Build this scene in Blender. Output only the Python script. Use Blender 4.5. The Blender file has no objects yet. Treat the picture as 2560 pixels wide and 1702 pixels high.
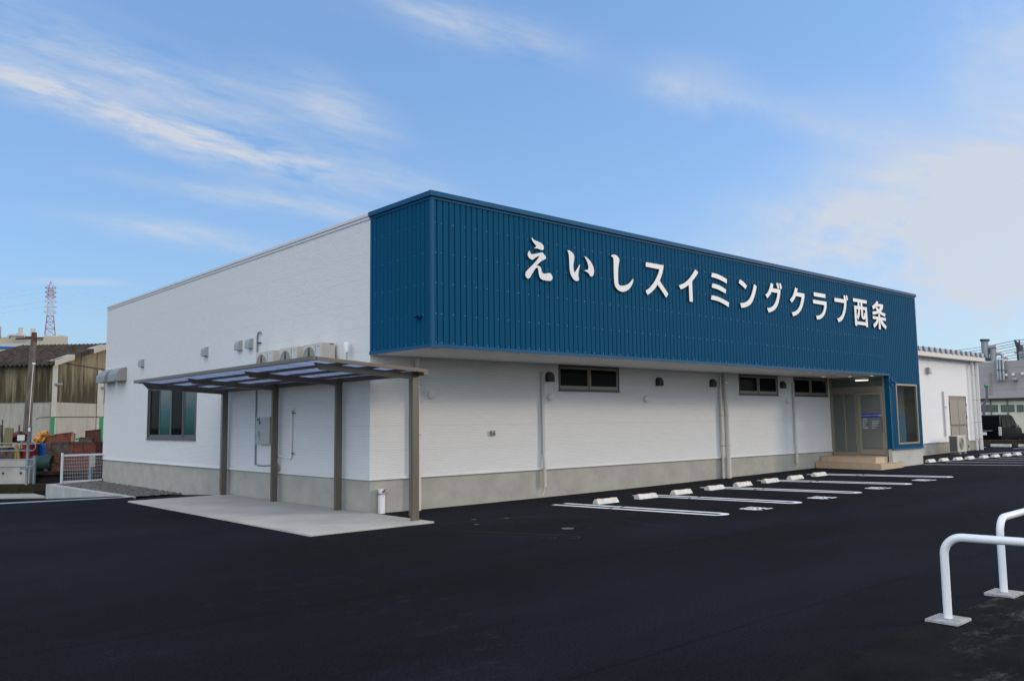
import bpy, math, random
from mathutils import Vector, Matrix
random.seed(7)
S = bpy.context.scene
# ------------------------------------------------------------------ camera
YAW, PITCH, ROLL, FPX = 0.84154, 0.0976235, -0.01228947, 2103.38
CAM = Vector((-8.2722, -13.1511, 1.6))
fw = Vector((math.cos(PITCH)*math.cos(YAW), math.cos(PITCH)*math.sin(YAW), math.sin(PITCH)))
rt = fw.cross(Vector((0, 0, 1))).normalized(); up = rt.cross(fw)
r2 = math.cos(ROLL)*rt + math.sin(ROLL)*up
u2 = -math.sin(ROLL)*rt + math.cos(ROLL)*up
cd = bpy.data.cameras.new('camera'); cam = bpy.data.objects.new('camera', cd)
S.collection.objects.link(cam); S.camera = cam
m = Matrix((r2, u2, -fw)).transposed().to_4x4(); m.translation = CAM; cam.matrix_world = m
cd.sensor_width = 36; cd.lens = FPX/2560*36; cd.clip_end = 3000; cd.clip_start = 0.05
# ------------------------------------------------------------------ sky, sun, exposure
SUN_AZ = Vector((0.85, -0.53)).normalized(); SUN_EL = math.radians(14)
S.view_settings.view_transform = 'Standard'; S.view_settings.look = 'None'
S.view_settings.exposure = 0.0; S.view_settings.gamma = 1
wd = bpy.data.worlds.new('World'); S.world = wd; wd.use_nodes = True
FILL = 2.0
nt = wd.node_tree; N = nt.nodes; LK = nt.links; N.clear()
def nn(t, **k):
    n = N.new(t)
    for a, b in k.items(): setattr(n, a, b)
    return n
def setin(n, i, v):
    if isinstance(v, bpy.types.NodeSocket): LK.new(v, n.inputs[i])
    else: n.inputs[i].default_value = v
def mth(op, a, b=0.0, c=0.0):
    n = nn('ShaderNodeMath', operation=op); setin(n, 0, a); setin(n, 1, b)
    if op in ('MULTIPLY_ADD', 'COMPARE', 'SMOOTH_MIN'): setin(n, 2, c)
    return n.outputs[0]
def dot(a, v):
    n = nn('ShaderNodeVectorMath', operation='DOT_PRODUCT'); setin(n, 0, a); setin(n, 1, v); return n.outputs['Value']
sky = nn('ShaderNodeTexSky', sky_type='NISHITA', sun_disc=False)
sky.sun_elevation = SUN_EL; sky.sun_rotation = math.atan2(SUN_AZ.x, SUN_AZ.y)
sky.air_density = 1.15; sky.dust_density = 0.6; sky.ozone_density = 2.2
tc = nn('ShaderNodeTexCoord'); D = tc.outputs['Generated']
def unit(px, py): return (fw + (px-1280)/FPX*r2 - (py-851)/FPX*u2).normalized()
# thin cirrus: every patch is an ellipse on the sky dome, broken up by stretched noise
streak = (unit(930, 430)-unit(100, 200)).normalized()
mp = nn('ShaderNodeVectorMath', operation='DOT_PRODUCT')
c0 = unit(600, 350); sv = c0.cross(streak).normalized()
cx = nn('ShaderNodeCombineXYZ'); setin(cx, 0, mth('MULTIPLY', dot(D, streak), 2.2)); setin(cx, 1, mth('MULTIPLY', dot(D, sv), 11.0)); setin(cx, 2, mth('MULTIPLY', dot(D, c0), 2.2))
n1 = nn('ShaderNodeTexNoise'); setin(n1, 'Vector', cx.outputs[0]); setin(n1, 'Scale', 3.0); setin(n1, 'Detail', 9.0); setin(n1, 'Roughness', 0.64); setin(n1, 'Distortion', 0.15)
n2 = nn('ShaderNodeTexNoise'); setin(n2, 'Vector', D); setin(n2, 'Scale', 6.0); setin(n2, 'Detail', 10.0); setin(n2, 'Roughness', 0.66); setin(n2, 'Distortion', 0.2)
N.remove(mp)
fine = n1.outputs['Fac']; puff = n2.outputs['Fac']
def patch(px, py, su, sv_, ang, amp, warp=0.9, fib=1.0):
    """px,py aim the centre; su,sv_ are half sizes in radians; ang tilts it clockwise"""
    c = unit(px, py); a = (r2 - c*c.dot(r2)).normalized(); b = c.cross(a).normalized()
    if b.dot(u2) < 0: b = -b
    ca, sa = math.cos(ang), math.sin(ang)
    e = (a*ca - b*sa); f = (a*sa + b*ca)
    w = mth('MULTIPLY', mth('SUBTRACT', puff, 0.5), warp)
    u = mth('ADD', mth('DIVIDE', dot(D, e), su), w)
    v = mth('ADD', mth('DIVIDE', dot(D, f), sv_), mth('MULTIPLY', w, 1.6))
    r = mth('ADD', mth('MULTIPLY', u, u), mth('MULTIPLY', v, v))
    g = mth('POWER', 2.718, mth('MULTIPLY', r, -1.0))
    front = mth('GREATER_THAN', dot(D, c), 0.5)
    g = mth('MULTIPLY', mth('MULTIPLY', g, front), amp)
    k = mth('MULTIPLY_ADD', mth('SUBTRACT', fine if fib else mth('MULTIPLY_ADD', fine, 0.35, mth('MULTIPLY', puff, 0.65)), 0.5), 4.2 if fib else 4.4, 0.66 if fib else 0.72)
    k = mth('MAXIMUM', k, 0.0)
    return mth('MULTIPLY', g, k)
PX = 1/FPX
P = [patch(330, 310, 300*PX, 36*PX, 0.34, 0.8), patch(640, 385, 230*PX, 34*PX, 0.34, 0.8),
     patch(290, 175, 440*PX, 75*PX, 0.34, 0.5), patch(60, 205, 130*PX, 22*PX, 0.25, 0.7),
     patch(840, 265, 140*PX, 55*PX, 0.5, 0.42), patch(660, 500, 260*PX, 24*PX, 0.17, 0.55),
     patch(480, 590, 230*PX, 26*PX, 0.16, 0.6), patch(190, 706, 120*PX, 8*PX, 0.03, 0.4),
     patch(960, 440, 180*PX, 26*PX, 0.25, 0.45), patch(1180, 60, 230*PX, 45*PX, 0.25, 0.5),
     patch(1735, 205, 110*PX, 55*PX, 0.1, 0.45, 1.6, 0), patch(1930, 270, 140*PX, 40*PX, 0.3, 0.3, 1.6, 0),
     patch(2450, 510, 330*PX, 170*PX, -0.25, 1.45, 1.4, 0), patch(2200, 560, 220*PX, 55*PX, 0.15, 0.7, 1.2, 0),
     patch(2550, 120, 120*PX, 110*PX, 0.8, 0.55, 1.4, 0), patch(2330, 700, 380*PX, 90*PX, 0.1, 0.75, 1.3, 0),
     patch(2200, 330, 170*PX, 80*PX, 0.3, 0.28, 1.5, 0)]
tot = P[0]
for q in P[1:]: tot = mth('ADD', tot, q)
tot = mth('MINIMUM', mth('MULTIPLY', tot, 1.0), 0.86)
gm = nn('ShaderNodeGamma'); setin(gm, 'Color', sky.outputs[0]); setin(gm, 'Gamma', 0.5)      # soften the dome's contrast: bright veiled sky
hs = nn('ShaderNodeHueSaturation'); setin(hs, 'Color', gm.outputs[0]); setin(hs, 'Saturation', 1.22); setin(hs, 'Value', 4.9)
tn = nn('ShaderNodeMix', data_type='RGBA', blend_type='MULTIPLY'); tn.inputs['Factor'].default_value = 1; LK.new(hs.outputs[0], tn.inputs['A']); tn.inputs['B'].default_value = (0.50, 0.66, 0.93, 1)
mx = nn('ShaderNodeMix', data_type='RGBA'); LK.new(tot, mx.inputs['Factor']); LK.new(tn.outputs['Result'], mx.inputs['A'])
mx.inputs['B'].default_value = (6.5, 6.9, 7.6, 1)
# added, unseen: cloud-like glow in the sky behind the viewer that brightens the walls
fill_dir = Vector((-0.70, -0.62, 0.95)).normalized()
bk = mth('MAXIMUM', dot(D, fill_dir), 0.0); bk = mth('MULTIPLY', mth('POWER', bk, 3.0), mth('MULTIPLY_ADD', puff, 0.8, 0.6))
bc = nn('ShaderNodeMix', data_type='RGBA', blend_type='ADD'); LK.new(mx.outputs['Result'], bc.inputs['A']); LK.new(mth('MULTIPLY', bk, FILL), bc.inputs['Factor']); bc.inputs['B'].default_value = (10.7, 9.7, 8.1, 1); bc.clamp_factor = False
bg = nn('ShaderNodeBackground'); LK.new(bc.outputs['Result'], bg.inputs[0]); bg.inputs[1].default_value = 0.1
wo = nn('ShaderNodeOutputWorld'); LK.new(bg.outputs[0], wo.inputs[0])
sl = bpy.data.lights.new('sun', 'SUN'); sl.energy = 1.6; sl.angle = math.radians(7); sl.color = (1.0, 0.80, 0.58)
so = bpy.data.objects.new('sun', sl); S.collection.objects.link(so)
sd = Vector((SUN_AZ.x*math.cos(SUN_EL), SUN_AZ.y*math.cos(SUN_EL), math.sin(SUN_EL)))
so.rotation_euler = sd.to_track_quat('Z', 'Y').to_euler(); so.location = (10, -20, 20)
# ------------------------------------------------------------------ helpers
def far(px, py, d): return CAM + d*(fw + (px-1280)/FPX*r2 - (py-851)/FPX*u2)
def gx(x): return 0.0 if x < 0 else (0.0006*x*x if x < 10 else min(0.06+0.012*(x-10), 0.48))

class MB:
    def __init__(s): s.v = []; s.f = []; s.mi = []; s.sm = []
    def add(s, vs, fs, mi=0, smooth=False):
        o = len(s.v); s.v += [tuple(v) for v in vs]
        for f in fs: s.f.append(tuple(i+o for i in f)); s.mi.append(mi); s.sm.append(smooth)
        return s
    def quad(s, a, b, c, d, mi=0): return s.add([a, b, c, d], [(0, 1, 2, 3)], mi)
    def box(s, x0, x1, y0, y1, z0, z1, mi=0, M=None):
        v = [Vector((x, y, z)) for z in (z0, z1) for y in (y0, y1) for x in (x0, x1)]
        if M: v = [M @ q for q in v]
        return s.add(v, [(0, 2, 3, 1), (4, 5, 7, 6), (0, 1, 5, 4), (2, 6, 7, 3), (0, 4, 6, 2), (1, 3, 7, 5)], mi)
    def rbox(s, x0, x1, y0, y1, z0, z1, b=0.01, mi=0, M=None):
        """box with chamfered edges"""
        import bmesh
        bm = bmesh.new(); bmesh.ops.create_cube(bm, size=1)
        for v in bm.verts: v.co = Vector(((x0+x1)/2+v.co.x*(x1-x0), (y0+y1)/2+v.co.y*(y1-y0), (z0+z1)/2+v.co.z*(z1-z0)))
        bmesh.ops.bevel(bm, geom=bm.edges[:], offset=b, segments=2, affect='EDGES', profile=0.5)
        bm.verts.index_update()
        vs = [(M @ v.co) if M else v.co.copy() for v in bm.verts]; fs = [[v.index for v in f.verts] for f in bm.faces]
        bm.free(); return s.add(vs, fs, mi)
    def prism(s, prof, a, b, mi=0, cap=True):
        """prof: list of 3D offsets (Vector); extruded from point a to point b"""
        n = len(prof); a = Vector(a); b = Vector(b)
        vs = [a+Vector(q) for q in prof]+[b+Vector(q) for q in prof]
        fs = [(i, (i+1) % n, n+(i+1) % n, n+i) for i in range(n)]
        if cap: fs += [tuple(range(n))[::-1], tuple(range(n, 2*n))]
        return s.add(vs, fs, mi)
    def tube(s, pts, r, n=10, mi=0, cap=True, rs=None):
        pts = [Vector(q) for q in pts]; rings = []; ref = None
        for i, q in enumerate(pts):
            d = (pts[min(i+1, len(pts)-1)]-pts[max(i-1, 0)]).normalized()
            if ref is None: ref = Vector((0, 0, 1)) if abs(d.z) < .9 else Vector((1, 0, 0))
            a = (ref-d*ref.dot(d)).normalized(); b = d.cross(a); ref = a
            rr = rs[i] if rs else r
            rings.append([q+rr*(math.cos(t)*a+math.sin(t)*b) for t in [2*math.pi*k/n for k in range(n)]])
        vs = [v for R in rings for v in R]; fs = []
        for i in range(len(rings)-1):
            for k in range(n): fs.append((i*n+k, i*n+(k+1) % n, (i+1)*n+(k+1) % n, (i+1)*n+k))
        s.add(vs, fs, mi, True)
        if cap:
            s.add(rings[0], [tuple(range(n))[::-1]], mi); s.add(rings[-1], [tuple(range(n))], mi)
        return s
    def build(s, name, mats, parent=None, label=None):
        me = bpy.data.meshes.new(name); me.from_pydata(s.v, [], s.f)
        if not isinstance(mats, (list, tuple)): mats = [mats]
        for q in mats: me.materials.append(q)
        me.polygons.foreach_set('material_index', s.mi); me.polygons.foreach_set('use_smooth', s.sm)
        me.update(); me.validate()
        o = bpy.data.objects.new(name, me); S.collection.objects.link(o)
        if parent:
            o.parent = parent
            o.matrix_parent_inverse = Matrix.Translation(-parent.location) if parent.rotation_euler.z == 0 and parent.parent is None else Matrix()
        if label: o['label'] = label
        return o
def tag(o, label, cat, group=None):
    o['label'] = label; o['category'] = cat
    if group: o['group'] = group
    return o
def thing(name, loc, label, cat, group=None):
    o = bpy.data.objects.new(name, None); S.collection.objects.link(o); o.location = loc; o.empty_display_size = 0.2
    bpy.context.view_layer.update()
    return tag(o, label, cat, group)
def struct(name, mb, mat): o = mb.build(name, mat); o['kind'] = 'structure'; return o
def bevel(o, w=0.006, seg=2):
    b = o.modifiers.new('bevel', 'BEVEL'); b.width = w; b.segments = seg; b.limit_method = 'ANGLE'; return o
def copy_thing(o, loc):
    c = o.copy(); S.collection.objects.link(c); c.location = loc
    for ch in list(o.children):
        d = ch.copy(); S.collection.objects.link(d); d.parent = c; d.matrix_parent_inverse = ch.matrix_parent_inverse.copy()
        for g in list(ch.children):
            e = g.copy(); S.collection.objects.link(e); e.parent = d; e.matrix_parent_inverse = g.matrix_parent_inverse.copy()
    return c
# ------------------------------------------------------------------ materials
def mat(name, col, rough=0.6, metal=0.0, noise=0.0, nscale=4.0, bump=0.0, bscale=60.0, spec=0.22, stretch=(1, 1, 1), coat=0.0, col2=None, detail=5):
    m = bpy.data.materials.new(name); m.use_nodes = True; t = m.node_tree; b = t.nodes['Principled BSDF']
    b.inputs['Base Color'].default_value = (*col, 1); b.inputs['Roughness'].default_value = rough
    b.inputs['Metallic'].default_value = metal; b.inputs['Specular IOR Level'].default_value = spec
    b.inputs['Coat Weight'].default_value = coat
    g = t.nodes.new('ShaderNodeNewGeometry'); mp = t.nodes.new('ShaderNodeMapping'); mp.inputs['Scale'].default_value = stretch
    t.links.new(g.outputs['Position'], mp.inputs['Vector'])
    if noise > 0 or col2:
        n = t.nodes.new('ShaderNodeTexNoise'); n.inputs['Scale'].default_value = nscale; n.inputs['Detail'].default_value = detail; n.inputs['Roughness'].default_value = 0.6
        t.links.new(mp.outputs[0], n.inputs['Vector'])
        r = t.nodes.new('ShaderNodeValToRGB'); r.color_ramp.elements[0].position = 0.3; r.color_ramp.elements[1].position = 0.7
        lo = tuple(c*(1-noise) for c in col); hi = col2 if col2 else tuple(min(1, c*(1+noise)) for c in col)
        r.color_ramp.elements[0].color = (*lo, 1); r.color_ramp.elements[1].color = (*hi, 1)
        t.links.new(n.outputs['Fac'], r.inputs[0]); t.links.new(r.outputs[0], b.inputs['Base Color'])
    if bump > 0:
        n = t.nodes.new('ShaderNodeTexNoise'); n.inputs['Scale'].default_value = bscale; n.inputs['Detail'].default_value = 4
        t.links.new(mp.outputs[0], n.inputs['Vector'])
        q = t.nodes.new('ShaderNodeBump'); q.inputs['Strength'].default_value = bump; q.inputs['Distance'].default_value = 0.01
        t.links.new(n.outputs['Fac'], q.inputs['Height']); t.links.new(q.outputs[0], b.inputs['Normal'])
    return m

def siding_mat(name, col, axis):
    """fine wavy horizontal ridges of fibre cement siding; axis = the wall's horizontal axis"""
    m = mat(name, col, 0.7, spec=0.12); t = m.node_tree; b = t.nodes['Principled BSDF']
    g = t.nodes.new('ShaderNodeNewGeometry'); sx = t.nodes.new('ShaderNodeSeparateXYZ'); t.links.new(g.outputs['Position'], sx.inputs[0])
    def M(op, a, c=0.0, d=0.0):
        n = t.nodes.new('ShaderNodeMath'); n.operation = op
        for i, q in enumerate((a, c, d)):
            if isinstance(q, bpy.types.NodeSocket): t.links.new(q, n.inputs[i])
            else: n.inputs[i].default_value = q
        return n.outputs[0]
    h = sx.outputs[axis]; z = sx.outputs['Z']
    cb = t.nodes.new('ShaderNodeCombineXYZ'); t.links.new(M('MULTIPLY', h, 2.0), cb.inputs[0]); t.links.new(M('MULTIPLY', z, 9.0), cb.inputs[1])
    nz = t.nodes.new('ShaderNodeTexNoise'); nz.inputs['Scale'].default_value = 1.0; nz.inputs['Detail'].default_value = 2; t.links.new(cb.outputs[0], nz.inputs['Vector'])
    wob = M('MULTIPLY', M('SUBTRACT', nz.outputs['Fac'], 0.5), 0.016)
    ph = M('MULTIPLY', M('ADD', z, wob), 1/0.031)          # ridge pitch
    saw = M('FRACT', ph)
    ridge = M('POWER', saw, 0.45)
    cb2 = t.nodes.new('ShaderNodeCombineXYZ'); t.links.new(M('MULTIPLY', h, 3.0), cb2.inputs[0]); t.links.new(M('MULTIPLY', z, 45.0), cb2.inputs[1])
    n2 = t.nodes.new('ShaderNodeTexNoise'); n2.inputs['Scale'].default_value = 1.0; n2.inputs['Detail'].default_value = 3; t.links.new(cb2.outputs[0], n2.inputs['Vector'])
    hgt = M('ADD', M('MULTIPLY', ridge, 0.85), M('MULTIPLY', n2.outputs['Fac'], 0.55))
    # board joints every 0.455 m
    jf = M('FRACT', M('MULTIPLY', M('SUBTRACT', z, 0.66), 1/0.455)); joint = M('LESS_THAN', jf, 0.012)
    hgt2 = M('SUBTRACT', hgt, M('MULTIPLY', joint, 0.35))
    q = t.nodes.new('ShaderNodeBump'); q.inputs['Strength'].default_value = 0.8; q.inputs['Distance'].default_value = 0.008
    t.links.new(hgt2, q.inputs['Height']); t.links.new(q.outputs[0], b.inputs['Normal'])
    r = t.nodes.new('ShaderNodeValToRGB'); e = r.color_ramp.elements
    e[0].position = 0.25; e[0].color = (*[c*0.76 for c in col], 1); e[1].position = 0.85; e[1].color = (*col, 1)
    t.links.new(M('MULTIPLY', hgt2, 0.72), r.inputs[0]); t.links.new(r.outputs[0], b.inputs['Base Color'])
    return m
M_side_x = siding_mat('white_siding_front', (0.82, 0.815, 0.80), 'X')
M_side_y = siding_mat('white_siding_side', (0.80, 0.80, 0.79), 'Y')
M_white = mat('white_paint', (0.78, 0.78, 0.77), 0.45, noise=0.03, nscale=3)
M_trim = mat('trim_white', (0.68, 0.68, 0.66), 0.5)
M_blue = mat('blue_steel', (0.005, 0.070, 0.145), 0.7, spec=0.03, noise=0.05, nscale=1.5, stretch=(6, 6, 0.3))
M_bluetrim = mat('blue_trim', (0.012, 0.085, 0.18), 0.6, spec=0.1)
M_groove = mat('blue_groove', (0.004, 0.030, 0.068), 0.6, spec=0.15)
M_screw = mat('steel_screw', (0.75, 0.78, 0.8), 0.35, 0.6)
M_soffit = mat('soffit', (0.84, 0.82, 0.78), 0.8)
M_lside = mat('letter_edge', (0.10, 0.075, 0.07), 0.6)  # dark brown edge; shade on the letter sides is put into this colour
M_letter = mat('letter_white', (0.70, 0.71, 0.71), 0.45, noise=0.02, nscale=6)
M_conc = mat('foundation_concrete', (0.385, 0.37, 0.325), 0.85, noise=0.12, nscale=2.0, bump=0.25, bscale=25, stretch=(1, 1, 1.2), detail=8)
M_slab = mat('slab_concrete', (0.43, 0.42, 0.38), 0.85, noise=0.15, nscale=1.1, bump=0.2, bscale=50, detail=9)
M_curb = mat('wall_concrete', (0.42, 0.42, 0.40), 0.85, noise=0.15, nscale=2, bump=0.3, bscale=30, detail=8)
M_bronze = mat('bronze_aluminium', (0.16, 0.135, 0.11), 0.36, 0.4, noise=0.04, nscale=3)
M_sash = mat('sash_grey', (0.11, 0.108, 0.105), 0.45, 0.1)
M_sashl = mat('sash_light', (0.27, 0.24, 0.20), 0.4, 0.15)
M_hood = mat('hood_grey', (0.36, 0.36, 0.36), 0.45, 0.3)
M_hoodd = mat('hood_dark', (0.06, 0.06, 0.065), 0.5, 0.2)
M_steel = mat('stainless', (0.30, 0.29, 0.28), 0.45, 0.35)
M_pipe = mat('pipe_grey', (0.50, 0.49, 0.50), 0.45)
M_pipew = mat('pipe_cream', (0.60, 0.57, 0.53), 0.45)
M_band = mat('steel_band', (0.5, 0.5, 0.5), 0.25, 0.9)
M_acw = mat('ac_ivory', (0.50, 0.47, 0.41), 0.5)
M_acd = mat('ac_dark', (0.06, 0.06, 0.06), 0.5)
M_acg = mat('ac_grille', (0.10, 0.105, 0.11), 0.5)
M_red = mat('red_mark', (0.35, 0.03, 0.04), 0.4)
M_line = mat('road_paint', (0.82, 0.84, 0.85), 0.6, noise=0.05, nscale=15, bump=0.2, bscale=120)
M_stop = mat('stop_concrete', (0.60, 0.59, 0.55), 0.75, noise=0.2, nscale=9, bump=0.3, bscale=80)
M_stopd = mat('stop_shadowed_end', (0.45, 0.44, 0.42), 0.8)
M_orange = mat('reflector_orange', (0.85, 0.35, 0.06), 0.35)
M_tile = mat('step_tile', (0.50, 0.385, 0.27), 0.35, noise=0.06, nscale=5)
M_grout = mat('step_grout', (0.30, 0.24, 0.18), 0.8)
M_green = mat('green_paint', (0.05, 0.30, 0.14), 0.5)
M_galv = mat('galvanised', (0.22, 0.26, 0.28), 0.45, 0.2, noise=0.1, nscale=8)
M_rust = mat('rust', (0.12, 0.035, 0.022), 0.85, noise=0.35, nscale=3, col2=(0.19, 0.07, 0.04), bump=0.4, bscale=30)
M_rustr = mat('rust_red', (0.15, 0.045, 0.03), 0.8, noise=0.3, nscale=2.5)
M_rustd = mat('rust_dark', (0.05, 0.035, 0.03), 0.85, noise=0.5, nscale=4, col2=(0.13, 0.10, 0.085))
M_black = mat('black_rubber', (0.01, 0.01, 0.01), 0.7)
M_hoop = mat('hoop_white', (0.80, 0.81, 0.83), 0.25, spec=0.6, noise=0.02, nscale=8)
M_plate = mat('plate_white', (0.7, 0.7, 0.7), 0.4)

def glassy(name, col, rough=0.03, trans=0.0, tint=(1, 1, 1)):
    m = bpy.data.materials.new(name); m.use_nodes = True; t = m.node_tree; b = t.nodes['Principled BSDF']
    b.inputs['Base Color'].default_value = (*col, 1); b.inputs['Roughness'].default_value = rough; b.inputs['Specular IOR Level'].default_value = 0.5 if trans > 0 else 0.15
    if trans > 0:
        tr = t.nodes.new('ShaderNodeBsdfTransparent'); tr.inputs[0].default_value = (*tint, 1)
        mxs = t.nodes.new('ShaderNodeMixShader'); mxs.inputs[0].default_value = trans
        t.links.new(b.outputs[0], mxs.inputs[1]); t.links.new(tr.outputs[0], mxs.inputs[2]); t.links.new(mxs.outputs[0], t.nodes['Material Output'].inputs[0])
    return m
M_glassd = glassy('dark_glass', (0.008, 0.009, 0.011)); M_glassd.node_tree.nodes['Principled BSDF'].inputs['IOR'].default_value = 1.12
M_glass = glassy('hazed_glass', (0.20, 0.22, 0.215), 0.02, 0.68, (0.80, 0.84, 0.82))  # grey base colour stands in for hazy sky reflection on the door panes
M_glassg = glassy('green_glass', (0.05, 0.055, 0.055), 0.03, 0.80, (0.75, 0.80, 0.80))
def emit(name, col, s):
    m = bpy.data.materials.new(name); m.use_nodes = True; t = m.node_tree; t.nodes.clear()
    e = t.nodes.new('ShaderNodeEmission'); e.inputs[0].default_value = (*col, 1); e.inputs[1].default_value = s
    o = t.nodes.new('ShaderNodeOutputMaterial'); t.links.new(e.outputs[0], o.inputs[0]); return m
M_tube = emit('lamp_tube', (1, 0.93, 0.8), 3.0)
# translucent roof sheet
M_poly = bpy.data.materials.new('polycarbonate_sheet'); M_poly.use_nodes = True
t_ = M_poly.node_tree; b_ = t_.nodes['Principled BSDF']; b_.inputs['Base Color'].default_value = (0.42, 0.45, 0.53, 1); b_.inputs['Roughness'].default_value = 0.25
tl_ = t_.nodes.new('ShaderNodeBsdfTranslucent'); tl_.inputs[0].default_value = (0.60, 0.66, 0.80, 1)
mx_ = t_.nodes.new('ShaderNodeMixShader'); mx_.inputs[0].default_value = 0.7
t_.links.new(b_.outputs[0], mx_.inputs[1]); t_.links.new(tl_.outputs[0], mx_.inputs[2]); t_.links.new(mx_.outputs[0], t_.nodes['Material Output'].inputs[0])

# asphalt: dark, slightly bluish, long roller marks, pale dusty scuffs near the slab
M_asph = bpy.data.materials.new('asphalt'); M_asph.use_nodes = True
t_ = M_asph.node_tree; b_ = t_.nodes['Principled BSDF']; b_.inputs['Roughness'].default_value = 0.9; b_.inputs['Specular IOR Level'].default_value = 0.05
def AN(tp, **k):
    n = t_.nodes.new(tp)
    for a, v in k.items(): n.inputs[a].default_value = v
    return n
g_ = AN('ShaderNodeNewGeometry')
def mapped(sc, rot=0):
    q = AN('ShaderNodeMapping', Scale=sc, Rotation=(0, 0, rot)); t_.links.new(g_.outputs['Position'], q.inputs['Vector']); return q.outputs[0]
def noise(vec, sc, det, rough=0.6):
    n = AN('ShaderNodeTexNoise', Scale=sc, Detail=det, Roughness=rough); t_.links.new(vec, n.inputs['Vector']); return n.outputs['Fac']
def ramp(f, p0, c0, p1, c1):
    r = AN('ShaderNodeValToRGB'); r.color_ramp.elements[0].position = p0; r.color_ramp.elements[1].position = p1
    r.color_ramp.elements[0].color = (*c0, 1); r.color_ramp.elements[1].color = (*c1, 1); t_.links.new(f, r.inputs[0]); return r.outputs[0]
base = ramp(noise(mapped((0.16, 0.55, 1)), 0.7, 7), 0.40, (0.0076, 0.0076, 0.0085), 0.60, (0.0105, 0.0120, 0.0170))
grain = ramp(noise(mapped((1, 1, 1)), 45, 5, 0.8), 0.36, (0.45, 0.45, 0.45), 0.66, (1.7, 1.7, 1.7))
mA = AN('ShaderNodeMix'); mA.data_type = 'RGBA'; mA.blend_type = 'MULTIPLY'; mA.inputs['Factor'].default_value = 1
t_.links.new(base, mA.inputs['A']); t_.links.new(grain, mA.inputs['B'])
dust = ramp(noise(mapped((1.1, 2.0, 1), 0.1), 3.0, 14, 0.78), 0.54, (0, 0, 0), 0.72, (0.15, 0.15, 0.15))
zone = ramp(noise(mapped((1, 1, 1)), 0.16, 2), 0.46, (0.06, 0.06, 0.06), 0.58, (1, 1, 1))
mB = AN('ShaderNodeMath'); mB.operation = 'MULTIPLY'; t_.links.new(dust, mB.inputs[0]); t_.links.new(zone, mB.inputs[1])
mC = AN('ShaderNodeMix'); mC.data_type = 'RGBA'; t_.links.new(mB.outputs[0], mC.inputs['Factor'])
t_.links.new(mA.outputs['Result'], mC.inputs['A']); mC.inputs['B'].default_value = (0.16, 0.155, 0.14, 1)
sxyz = AN('ShaderNodeSeparateXYZ'); t_.links.new(g_.outputs['Position'], sxyz.inputs[0])
def am(op, a, b=0.0):
    n = AN('ShaderNodeMath'); n.operation = op
    for i, q in enumerate((a, b)):
        if isinstance(q, bpy.types.NodeSocket): t_.links.new(q, n.inputs[i])
        else: n.inputs[i].default_value = q
    return n.outputs[0]
wv = am('MULTIPLY', am('SUBTRACT', noise(mapped((1, 1, 1)), 0.8, 3), 0.5), 0.10)
seam = 0.0
for c_, w__ in ((-9.3, 0.035), (-6.2, 0.05), (-2.95, 0.04)):
    d_ = am('ABSOLUTE', am('ADD', am('SUBTRACT', sxyz.outputs['Y'], c_), wv)); seam = am('ADD', seam, am('MAXIMUM', am('SUBTRACT', 1.0, am('DIVIDE', d_, w__)), 0.0))
seam = am('MULTIPLY', seam, 0.5)
mD = AN('ShaderNodeMix'); mD.data_type = 'RGBA'; t_.links.new(seam, mD.inputs['Factor']); t_.links.new(mC.outputs['Result'], mD.inputs['A']); mD.inputs['B'].default_value = (0.004, 0.004, 0.0045, 1)
spk = ramp(noise(mapped((1, 1, 1)), 38, 1, 0.5), 0.80, (0, 0, 0), 0.84, (0.55, 0.55, 0.55))
mE = AN('ShaderNodeMix'); mE.data_type = 'RGBA'; t_.links.new(spk, mE.inputs['Factor']); t_.links.new(mD.outputs['Result'], mE.inputs['A']); mE.inputs['B'].default_value = (0.12, 0.12, 0.11, 1)
t_.links.new(mE.outputs['Result'], b_.inputs['Base Color'])
bp = AN('ShaderNodeBump', Strength=0.5, Distance=0.006); t_.links.new(noise(mapped((1, 1, 1)), 110, 3), bp.inputs['Height']); t_.links.new(bp.outputs[0], b_.inputs['Normal'])
M_asph2 = mat('old_asphalt', (0.0085, 0.0088, 0.0088), 0.9, noise=0.35, nscale=2.5, col2=(0.0125, 0.0125, 0.0118), bump=0.6, bscale=70, spec=0.05, detail=12)
t_ = M_asph2.node_tree; b_ = t_.nodes['Principled BSDF']; g_ = AN('ShaderNodeNewGeometry')
src = b_.inputs['Base Color'].links[0].from_socket
d1 = ramp(noise(mapped((0.9, 2.2, 1), 0.15), 2.6, 13, 0.78), 0.50, (0, 0, 0), 0.68, (0.60, 0.60, 0.60)); z1 = ramp(noise(mapped((1, 1, 1)), 1.1, 4), 0.47, (0, 0, 0), 0.60, (1, 1, 1))
mq = AN('ShaderNodeMath'); mq.operation = 'MULTIPLY'; t_.links.new(d1, mq.inputs[0]); t_.links.new(z1, mq.inputs[1])
mw = AN('ShaderNodeMix'); mw.data_type = 'RGBA'; t_.links.new(mq.outputs[0], mw.inputs['Factor']); t_.links.new(src, mw.inputs['A']); mw.inputs['B'].default_value = (0.15, 0.145, 0.13, 1); t_.links.new(mw.outputs['Result'], b_.inputs['Base Color'])
M_gravel = mat('gravel', (0.11, 0.11, 0.105), 0.95, noise=0.5, nscale=28, col2=(0.24, 0.235, 0.225), bump=1.0, bscale=35, spec=0.2, detail=3)
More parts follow.
